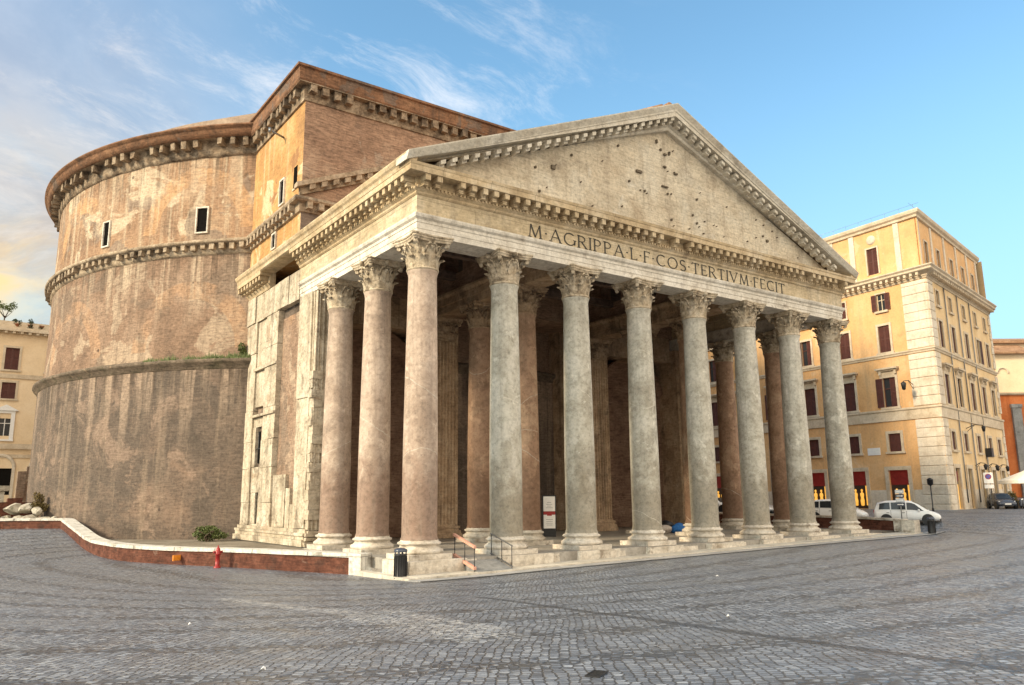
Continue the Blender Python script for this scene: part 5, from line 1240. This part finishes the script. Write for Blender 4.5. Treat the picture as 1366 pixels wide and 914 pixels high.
# ------------------------------------------------------------------ vehicles
def lerp_st(st, x):
    for a, c in zip(st, st[1:]):
        if a[0] <= x <= c[0]:
            t = (x-a[0])/(c[0]-a[0]); return [p+(q-p)*t for p, q in zip(a, c)]
    return list(st[0] if x < st[0][0] else st[-1])
def car(name, label, loc, heading, paint, kind, group=None):
    e = tag(empty(name, loc, heading), label, 'car', group)
    if kind == 'mpv':
        body = [(-2.10, .48, .80, .70), (-2.06, .34, .98, .79), (-1.9, .26, 1.02, .84), (-1.2, .24, 1.03, .87), (0, .24, 1.0, .875), (.9, .24, .97, .87), (1.35, .25, .94, .85), (1.75, .27, .83, .81), (2.0, .32, .70, .74), (2.12, .40, .58, .62)]
        cab = [(-2.05, .98, 1.0, .76, .74), (-1.86, 1.02, 1.50, .80, .64), (-1.3, 1.03, 1.62, .82, .67), (-.3, 1.01, 1.66, .83, .68), (.35, .99, 1.60, .83, .66), (.75, .97, 1.42, .82, .67), (1.42, .93, .96, .80, .76)]
        wb = (-1.3, 1.33)
        sw = [(-1.75, -1.02, -1.68, -1.02), (-.94, -.02, -.94, -.02), (.06, 1.12, .06, .58)]
    else:
        body = [(-1.95, .48, .78, .70), (-1.9, .34, .92, .78), (-1.6, .26, .95, .82), (-.8, .24, .95, .83), (.2, .24, .93, .83), (.95, .25, .90, .82), (1.5, .27, .80, .79), (1.82, .32, .68, .73), (1.95, .42, .55, .62)]
        cab = [(-1.9, .92, .94, .74, .72), (-1.55, .94, 1.36, .77, .60), (-1.0, .95, 1.44, .78, .62), (-.1, .94, 1.45, .78, .62), (.35, .92, 1.36, .77, .61), (1.02, .89, .92, .74, .70)]
        wb = (-1.2, 1.25)
        sw = [(-1.4, -.62, -1.22, -.62), (-.55, .78, -.55, .26)]
    def sect(s_):
        x, zb, zt, w_ = s_
        h = zt-zb
        hp = [(w_*.80, zb), (w_*.96, zb+h*.16), (w_, zb+h*.42), (w_*.985, zb+h*.70), (w_*.93, zt-.03), (w_*.55, zt+.02), (0, zt+.03)]
        return [(x, -y, z) for y, z in hp]+[(x, y, z) for y, z in hp[-2::-1]]
    b = MB(); xs = sorted(set([s_[0] for s_ in body]+list(np.linspace(body[0][0], body[-1][0], 22)))); rows = [sect(lerp_st(body, x)) for x in xs]; k = len(rows[0])
    b.add([p for r in rows for p in r], [(i*k+j, i*k+j+1, (i+1)*k+j+1, (i+1)*k+j) for i in range(len(rows)-1) for j in range(k-1)]+[(i*k, (i+1)*k, (i+1)*k+k-1, i*k+k-1) for i in range(len(rows)-1)]+[tuple(range(k)), tuple((len(rows)-1)*k+j for j in range(k))], True)
    def cs(s_):
        x, zb, zr, wb_, wr = s_
        hp = [(wb_, zb-.06), (wr+(wb_-wr)*.12, zb+(zr-zb)*.86), (wr*.86, zr-.01), (wr*.45, zr+.02), (0, zr+.03)]
        return [(x, -y, z) for y, z in hp]+[(x, y, z) for y, z in hp[-2::-1]]
    rows = [cs(s_) for s_ in cab]; k = len(rows[0])
    b.add([p for r in rows for p in r], [(i*k+j, i*k+j+1, (i+1)*k+j+1, (i+1)*k+j) for i in range(len(rows)-1) for j in range(k-1)], True)
    b.build('body', paint).parent = e
    for s_ in (-1, 1):
        b = MB()
        for xs_ in ((sw[0][1]+.04, sw[1][1]+.04) if kind == 'mpv' else (sw[0][1]+.035, sw[1][1]+.1)):
            q0 = [p for p in sect(lerp_st(body, xs_-.009))]; q1 = [p for p in sect(lerp_st(body, xs_+.009))]
            idx = [1, 2, 3, 4] if s_ < 0 else [len(q0)-2, len(q0)-3, len(q0)-4, len(q0)-5]
            vs = []
            for i_ in idx: vs += [(q0[i_][0], q0[i_][1]+s_*.008, q0[i_][2]), (q1[i_][0], q1[i_][1]+s_*.008, q1[i_][2])]
            b.add(vs, [(2*k_, 2*k_+1, 2*k_+3, 2*k_+2) for k_ in range(3)])
            b.box((xs_-.28, s_*lerp_st(body, xs_)[3]-.012, .80), (xs_-.10, s_*lerp_st(body, xs_)[3]+.012, .83))
        b.box((wb[0]+.42, s_*.84-.02, .235), (wb[1]-.42, s_*.84+.015, .31)); b.build('door_seam', 'black').parent = e
    def cp_(x, t, s_):
        _, zb, zr, wb_, wr = lerp_st(cab, x); f = t/.86
        return Vector((x, s_*((wb_+(wr+(wb_-wr)*.12-wb_)*f)+.012), (zb-.06)+(zb+(zr-zb)*.86-zb+.06)*f))
    for s_ in (-1, 1):
        for x0, x1, x2, x3 in sw:
            b = MB(); n = 6; vs = []
            for i in range(n+1):
                q = i/n; vs += [cp_(x0+(x1-x0)*q, .12, s_), cp_(x2+(x3-x2)*q, .82, s_)]
            b.add(vs, [(2*i, 2*i+2, 2*i+3, 2*i+1) for i in range(n)]); b.build('side_window', 'pane').parent = e
    def screen(i0, i1, t0, t1, nm):
        a, c = cab[i0], cab[i1]; vs = []
        for t in (t0, t1):
            x = a[0]+(c[0]-a[0])*t; zr = a[2]+(c[2]-a[2])*t; wr = a[4]+(c[4]-a[4])*t
            for q in (-1, -.6, -.2, .2, .6, 1):
                off = .016*(1 if i1 > i0 and a[0] > 0 else -1)
                zz = zr+.032-.045*q*q*.9 if abs(q) < .9 else zr-.01
                vs.append((x+off, q*wr*.84, zz+.012))
        b = MB(); b.add(vs, [(j, j+1, 7+j, 6+j) for j in range(5)]); b.build(nm, 'pane').parent = e
    n = len(cab); screen(n-2, n-1, .02, .92, 'windscreen') if kind != 'mpv' else (screen(n-3, n-2, .15, 1., 'windscreen'), screen(n-2, n-1, .0, .92, 'windscreen_lower'))
    screen(0, 1, .25, .95, 'rear_window')
    for x in wb:
        for s_ in (-1, 1):
            T = Matrix.Translation((x, s_*.70, .315)) @ Matrix.Rotation(pi/2*s_*-1, 4, 'X')
            b = MB(); b.lathe([(.19, -.05), (.30, -.06), (.315, -.02), (.315, .13), (.30, .165), (.21, .165), (.19, .14)], 20, T=T); wh = b.build('wheel', 'tyre'); wh.parent = e
            b = MB(); b.lathe([(0, .12), (.05, .15), (.12, .13), (.2, .14), (.21, .155)], 10, T=T); b.build('rim', 'rim').parent = wh
            b = MB(); b.lathe([(0, .158), (.395, .158)], 22, T=Matrix.Translation((x, s_*.715, .335)) @ Matrix.Rotation(pi/2*s_*-1, 4, 'X')); b.build('wheel_arch', 'black').parent = e
    nx = body[-1][0]; tx = body[0][0]
    for s_ in (-1, 1):
        b = MB(); b.hexa([(nx-.30, s_*.50, .60), (nx-.08, s_*.44, .56), (nx-.20, s_*.70, .57), (nx-.40, s_*.765, .62), (nx-.34, s_*.50, .755), (nx-.10, s_*.44, .66), (nx-.22, s_*.66, .70), (nx-.46, s_*.74, .77)]); b.build('headlight', 'lamp_clear').parent = e
        b = MB(); b.box((tx-.01, s_*.6-.1, .72), (tx+.2, s_*.6+.16, 1.0)); b.build('tail_light', 'lamp_red').parent = e
        b = MB(); b.lathe([(0, -.09), (.07, -.06), (.08, 0), (.07, .06), (0, .09)], 8, T=Matrix.Translation((cab[-2][0]+.05, s_*.95, .98)) @ Matrix.Rotation(pi/2, 4, 'X')); b.build('wing_mirror', paint).parent = e
    b = MB(); b.box((nx-.06, -.26, .42), (nx+.012, .26, .52)); b.build('number_plate', 'white').parent = e
    b = MB(); b.box((nx-.1, -.45, .27), (nx+.004, .45, .38)); b.build('grille', 'black').parent = e
    return e
hd = atan2(-3.72, 1.80)
car('parked_car', 'white people carrier wholly in view past the end of the short brick wall', (39.55, .15, gz(39.5, .2)), hd, 'white_paint', 'mpv', 'cars parked beside the porch')
car('parked_car', 'white car half hidden behind the last porch column', (37.75+1.25, 5.3, gz(39, 5.3)+.05), atan2(-4, .9), 'white_paint', 'mpv', 'cars parked beside the porch')
car('parked_car', 'silver car seen small and far back between the porch columns', (42.6, 15.6, gz(42.6, 15.6)), atan2(-4, .4), 'silver_paint', 'hatch', 'cars parked beside the porch')
car('parked_car', 'distant white car glimpsed through the porch left of the brown side columns', (44.4, 21.5, gz(44.4, 21.5)), atan2(-4, .4), 'white_paint', 'hatch', 'cars parked beside the porch')
car('small_car', 'dark grey blue car facing the square near the white parasol', (64.9, 4.6, gz(65, 4.6)), atan2(-.62, -.78), 'dark_paint', 'hatch')

# ------------------------------------------------------------------ street furniture
def bin_(name, label, loc, sc, ribs):
    e = tag(empty(name, loc), label, 'litter bin')
    b = MB(); b.lathe([(.22, 0), (.25, .02), (.25, .06), (.235, .08), (.245, .88), (.26, .9), (.26, .94), (.2, .94)], 20, caps=True)
    for i in range(ribs): b.box((.235, -.012, .1), (.262, .012, .86), Matrix.Rotation(2*pi*i/ribs, 4, 'Z'))
    b.build('drum', 'black').parent = e
    b = MB(); b.lathe([(.26, 1.02), (.27, 1.06), (.25, 1.12), (.14, 1.17), (0, 1.18)], 20); b.lathe([(.0, 1.02), (.26, 1.02)], 20)
    for i in range(4): b.box((.2, -.03, .92), (.24, .03, 1.03), Matrix.Rotation(pi/4+pi/2*i, 4, 'Z'))
    b.build('hood', 'dark_paint').parent = e
    e.scale = (sc,)*3; return e
bin_('litter_bin', 'black ribbed litter bin with bluish hood before the pinkish corner column', (-1.5, -1.2, -.66), 1.02, 18)
bin_('litter_bin', 'dark litter bin beside the pale end block near the white car', (36.5, -3.05, -.16), .92, 18)
e = tag(empty('fire_hydrant', (-5.8, 8.85, gz(-5.8, 8.85))), 'red fire hydrant standing against the curved brick wall', 'hydrant')
b = MB(); b.lathe([(.16, 0), (.16, .06), (.10, .08), (.095, .58), (.135, .60), (.135, .66), (.115, .68), (.11, .80), (.08, .90), (.03, .94), (.03, 1.02), (0, 1.02)], 14); b.build('barrel', 'red').parent = e
for s_ in (-1, 1):
    b = MB(); b.tube((0, 0, .72), (s_*.19, 0, .72), .05); b.tube((s_*.17, 0, .72), (s_*.21, 0, .72), .065, n=6); b.build('outlet', 'red').parent = e
b = MB(); b.box((-7.62, 11.55, .0), (-7.56, 12.05, .26)); o = b.build('wall_sign', 'orange')
o.data.transform(Matrix.Translation((7.59, -11.8, -.13))); o.location = (-6.93, 11.75, -.28); o.rotation_euler = (0, 0, atan2(-1.6, -3.0)+pi/2+.04); o.scale = (1, 1.0, 1)
tag(o, 'small blank orange plate fixed to the curved brick wall', 'sign')
e = tag(empty('information_board', (14.9, 10., -.02), radians(-38)), 'white and red information board standing inside the porch', 'sign')
b = MB(); b.box((-.40, -.06, 0), (.40, .06, .48)); b.box((-.44, -.05, .48), (.44, .05, 2.58)); b.build('stand', 'black').parent = e
for z0, z1 in ((.52, 1.36), (1.58, 2.5)):
    b = MB(); b.box((-.37, -.075, z0), (.37, -.052, z1)); o = b.build('panel', 'white'); o.parent = e
    b = MB(); rr = random.Random(int(z0*10))
    for i in range(4): w_ = rr.uniform(.12, .22); b.box((-w_, -.079, z0+.2+i*.11), (w_, -.074, z0+.225+i*.11))
    b.build('text_lines', 'metal').parent = o
b = MB(); b.box((-.37, -.075, 1.37), (.37, -.052, 1.57)); b.box((-.15, -.078, 1.3), (.15, -.052, 1.37)); b.build('red_strip', 'red').parent = e
# ramp with rails
e = tag(empty('access_ramp', (2.3, -1.3, -.3)), 'grey access ramp with salmon rails between the first two front columns', 'ramp'); inv = Matrix.Translation((-2.3, 1.3, .3))
def rp(b, nm, mt):
    o = b.build(nm, mt); o.parent = e; o.matrix_parent_inverse = inv
b = MB(); b.hexa([(1.5, -2.25, -.62), (3.3, -2.25, -.62), (3.3, -.5, -.5), (1.5, -.5, -.5), (1.5, -2.25, -.50), (3.3, -2.25, -.50), (3.3, -.5, -.012), (1.5, -.5, -.012)]); rp(b, 'deck', 'kerbstone')
zr = lambda y: -.012+(y+.5)*.28
for x, mt in ((1.45, 'pink_rail'), (3.34, 'metal')):
    for h, r in ((.03, .07), (.88, .06)):
        if mt == 'metal': r *= .45
        b = MB(); b.hexa([(x-r, -2.1, zr(-2.1)+h), (x+r, -2.1, zr(-2.1)+h), (x+r, -.45, zr(-.45)+h), (x-r, -.45, zr(-.45)+h), (x-r, -2.1, zr(-2.1)+h+r*1.6), (x+r, -2.1, zr(-2.1)+h+r*1.6), (x+r, -.45, zr(-.45)+h+r*1.6), (x-r, -.45, zr(-.45)+h+r*1.6)]); rp(b, 'rail', mt)
    for y in (-2.05, -1.3, -.5): b = MB(); b.tube((x, y, zr(y)-.1), (x, y, zr(y)+.9), .018); rp(b, 'post', 'black')
# bundle of bags on the porch floor
e = tag(empty('bag_heap', (24.0, 7.7, -.02)), 'blue and pale bags heaped on the porch floor between columns', 'bags')
def blob(b, c, sx, sy, sz, seed):
    rr = random.Random(seed); b2 = bmesh.new(); bmesh.ops.create_icosphere(b2, subdivisions=3, radius=1)
    k = [(Vector((rr.gauss(0, 1), rr.gauss(0, 1), rr.gauss(0, 1))).normalized(), rr.uniform(.05, .2)) for _ in range(9)]
    vs = []
    for v in b2.verts:
        d = 1+sum(a*math.sin(3*v.co.dot(n)+a*20) for n, a in k)*.5; p = v.co*d; vs.append((c[0]+p.x*sx, c[1]+p.y*sy, max(0., c[2]+p.z*sz)))
    b.add(vs, [tuple(v.index for v in f.verts) for f in b2.faces], True); b2.free()
for nm, c, sx, sy, sz, mt, sd_ in (('blue_bag', (.1, 0, .3), .55, .45, .36, 'blue', 1), ('pale_bag', (-1.0, .3, .25), .6, .5, .32, 'pale_cloth', 2), ('pale_bag', (.95, -.1, .28), .35, .3, .34, 'pale_cloth', 3), ('dark_bag', (-.3, .6, .4), .6, .4, .45, 'black', 4)):
    b = MB(); blob(b, c, sx, sy, sz, sd_); b.build(nm, mt).parent = e
# signs and posts near the palazzo
def orient(o, ax): o.rotation_euler = (0, 0, ax)
face = atan2(-30.2-0, -16.75-37.4)+pi/2      # turned to the square
e = tag(empty('direction_sign', (37.9, -.35, gz(37.9, -.35)), radians(-58)+pi/2-pi/2), 'grey sign of stacked panels on a thin post in front of the white people carrier', 'sign')
b = MB(); b.tube((0, 0, -.1), (0, 0, 2.7), .035); b.build('post', 'metal').parent = e
for i in range(4):
    b = MB(); z = 1.55+i*.29; b.hexa([(-.28, -.05, z), (.28, -.05, z), (.28, -.03, z), (-.28, -.03, z), (-.28, -.05, z+.26), (.28, -.05, z+.26), (.28, -.03, z+.26), (-.28, -.03, z+.26)]); o = b.build('panel', 'silver_paint' if i % 2 else 'dark_paint'); o.parent = e
    b = MB(); b.box((-.2, -.056, z+.1), (.12, -.052, z+.15)); b.add([(.10, -.054, z+.06), (.22, -.054, z+.125), (.10, -.054, z+.19)], [(0, 1, 2)]); b.build('arrow', 'white').parent = o
e = tag(empty('post_lamp', (51.7, 4.4, gz(51.7, 4.4))), 'slim dark post with a box head before the stone quoins', 'post')
b = MB(); b.lathe([(.09, 0), (.09, .3), (.05, .35), (.045, 2.2)], 10, caps=True); b.build('post', 'black').parent = e
b = MB(); b.lathe([(.05, 2.15), (.22, 2.3), (.24, 2.65), (.28, 2.68), (.1, 2.82), (0, 2.85)], 6); b.build('head', 'black').parent = e
e = tag(empty('parking_sign', (62.85, 4.6, gz(62.8, 4.6)), radians(-68)), 'white sign with red rimmed blue disc on a pole by the street doors', 'sign')
b = MB(); b.tube((0, 0, -.1), (0, 0, 3.3), .035); b.build('pole', 'metal').parent = e
b = MB(); b.box((-.38, -.06, 2.35), (.38, -.04, 3.35)); b.box((-.38, -.062, 1.9), (.38, -.042, 2.25)); p = b.build('plate', 'white'); p.parent = e
T = Matrix.Translation((0, -.062, 2.98)) @ Matrix.Rotation(pi/2, 4, 'X')
b = MB(); b.lathe([(0, .0), (.26, .0)], 20, T=T); b.build('red_rim', 'red').parent = p
b = MB(); b.lathe([(0, .006), (.19, .006)], 20, T=T); b.build('blue_disc', 'blue_sign').parent = p
b = MB(); b.box((-.22, -.072, 2.955), (.22, -.069, 3.005), Matrix.Translation((0, 0, 2.98)) @ Matrix.Rotation(radians(45), 4, 'Y') @ Matrix.Translation((0, 0, -2.98))); b.build('red_bar', 'red').parent = p
# cafe corner
pz = gz(69, 3.3)
e = tag(empty('parasol', (69.0, 3.4, pz)), 'large white parasol at the right edge over the cafe tables', 'parasol')
b = MB(); b.tube((0, 0, 0), (0, 0, 3.7), .04); b.box((-.4, -.4, 0), (.4, .4, .12)); b.build('pole', 'metal').parent = e
b = MB(); n = 8; rad = 3.0
vs = [(0, 0, 3.75)]+[(rad*cos(2*pi*i/n), rad*sin(2*pi*i/n), 2.6) for i in range(n)]+[(rad*cos(2*pi*i/n), rad*sin(2*pi*i/n), 2.3) for i in range(n)]
b.add(vs, [(0, i+1, (i+1) % n+1) for i in range(n)]+[(i+1, i+1+n, (i+1) % n+1+n, (i+1) % n+1) for i in range(n)]); b.build('canopy', 'canvas').parent = e
b = MB()
for i in range(n): b.tube((0, 0, 3.68), (rad*cos(2*pi*i/n), rad*sin(2*pi*i/n), 2.55), .018, n=5)
b.build('ribs', 'metal').parent = e
e = shrub('planter_hedge', 'brownish hedge in a wooden trough beside the dark car', 'planter', (66.9, 4.4, gz(66.9, 4.4)), .9, 1.75, 'leaf_dry', 900, .2, 61, False)
b = MB(); b.hexa([(-.75, -.35, 0), (.75, -.35, 0), (.75, .35, 0), (-.75, .35, 0), (-.85, -.4, .6), (.85, -.4, .6), (.85, .4, .6), (-.85, .4, .6)]); b.build('trough', 'bark').parent = e
def chair(loc, rz, label):
    e = tag(empty('cafe_chair', loc, rz), label, 'chair', 'cafe chairs under the parasol')
    b = MB(); b.box((-.22, -.22, .43), (.22, .22, .47)); b.build('seat', 'black').parent = e
    b = MB(); b.hexa([(-.22, .2, .47), (.22, .2, .47), (.22, .23, .47), (-.22, .23, .47), (-.2, .28, .92), (.2, .28, .92), (.2, .31, .92), (-.2, .31, .92)]); b.build('backrest', 'black').parent = e
    for x in (-.2, .2):
        for y in (-.2, .2): b = MB(); b.tube((x, y, 0), (x*.95, y*.95, .44), .018, n=6); b.build('leg', 'metal').parent = e
chair((68.3, 3.0, pz), .6, 'dark cafe chair nearest the brown hedge'); chair((69.4, 1.9, pz), 2.4, 'dark cafe chair at the very edge under the parasol')
e = tag(empty('cafe_table', (68.8, 2.3, pz)), 'small round cafe table under the white parasol', 'table')
b = MB(); b.lathe([(0, .72), (.4, .72), (.4, .75), (0, .75)], 16); b.build('tabletop', 'white').parent = e
b = MB(); b.tube((0, 0, 0), (0, 0, .72), .03); b.lathe([(.25, 0), (.25, .03), (0, .04)], 12); b.build('pedestal', 'black').parent = e
e = tag(empty('motor_scooter', (66.0, 3.3, gz(66, 3.3)), atan2(-.5, -.85)), 'dark motor scooter parked right beside the dark grey blue car', 'scooter')
for x in (-.6, .62):
    b = MB(); T = Matrix.Translation((x, 0, .24)) @ Matrix.Rotation(pi/2, 4, 'X'); b.lathe([(.14, -.05), (.22, -.055), (.245, 0), (.22, .055), (.14, .05)], 16, T=T); w_ = b.build('wheel', 'tyre'); w_.parent = e
    b = MB(); b.lathe([(0, -.03), (.145, -.03), (.145, .03), (0, .03)], 10, T=T); b.build('rim', 'rim').parent = w_
b = MB(); b.hexa([(-.85, -.14, .35), (-.1, -.17, .22), (-.1, .17, .22), (-.85, .14, .35), (-.9, -.12, .68), (-.15, -.15, .62), (-.15, .15, .62), (-.9, .12, .68)]); b.hexa([(-.12, -.16, .22), (.42, -.16, .24), (.42, .16, .24), (-.12, .16, .22), (-.12, -.16, .3), (.42, -.16, .32), (.42, .16, .32), (-.12, .16, .3)]); b.hexa([(.38, -.2, .3), (.5, -.17, .3), (.5, .17, .3), (.38, .2, .3), (.28, -.22, .85), (.42, -.12, .9), (.42, .12, .9), (.28, .22, .85)]); b.build('body', 'dark_paint').parent = e
b = MB(); b.hexa([(-.85, -.12, .68), (-.15, -.13, .64), (-.15, .13, .64), (-.85, .12, .68), (-.8, -.1, .78), (-.2, -.1, .76), (-.2, .1, .76), (-.8, .1, .78)]); b.build('seat', 'black').parent = e
b = MB(); b.tube((.34, -.33, 1.0), (.34, .33, 1.0), .022); b.tube((.6, 0, .25), (.34, 0, 1.0), .03); b.build('handlebar', 'black').parent = e
b = MB(); b.lathe([(0, .05), (.07, .04), (.08, 0)], 10, T=Matrix.Translation((.42, 0, .86)) @ Matrix.Rotation(pi/2, 4, 'Y')); b.build('headlight', 'lamp_clear').parent = e

# scraps of paper on the cobbles
def scrap(loc, s_, label, seed):
    rr = random.Random(seed); b = MB(); n = 7
    pts = [(s_*rr.uniform(.7, 1.1)*cos(6.283*i/n), s_*rr.uniform(.5, .8)*sin(6.283*i/n), rr.uniform(.012, .05)) for i in range(n)]
    vs = [(0, 0, .06)]+pts+[(x, y, z-.006) for x, y, z in pts]; b.add(vs, [(0, i+1, (i+1) % n+1) for i in range(n)]+[(i+1, i+1+n, (i+1) % n+1+n, (i+1) % n+1) for i in range(n)])
    o = b.build('paper_scrap', 'white', loc=(loc[0], loc[1], gz(*loc))); tag(o, label, 'litter', 'scraps of paper on the square')
scrap((-13.3, -20.1), .04, 'white paper scrap lowest on the cobbles towards the left', 1)
scrap((4.4, -12.2), .06, 'white paper scrap on the smooth cobbles before the third front column', 2)
scrap((-4.9, -20.3), .04, 'white paper scrap lying low on the bluish cobbles right of centre', 3)
scrap((-12.6, -13.8), .04, 'white paper scrap on the cobbles below the fire hydrant', 4)

e = tag(empty('drain_grate', (-10.5, -23.05, gz(-10.5, -23.05)+.008), radians(30)), 'small dark iron drain grate low in the cobbles', 'drain')
b = MB(); b.box((-.16, -.09, 0), (.16, -.075, .012)); b.box((-.16, .075, 0), (.16, .09, .012)); b.box((-.16, -.075, 0), (-.145, .075, .012)); b.box((.145, -.075, 0), (.16, .075, .012))
for x in np.arange(-.13, .14, .04): b.box((x-.008, -.074, 0), (x+.008, .074, .01))
b.build('grate', 'black').parent = e
b = MB(); b.box((-.15, -.08, -.05), (.15, .08, .001)); b.build('pit', 'dark').parent = e
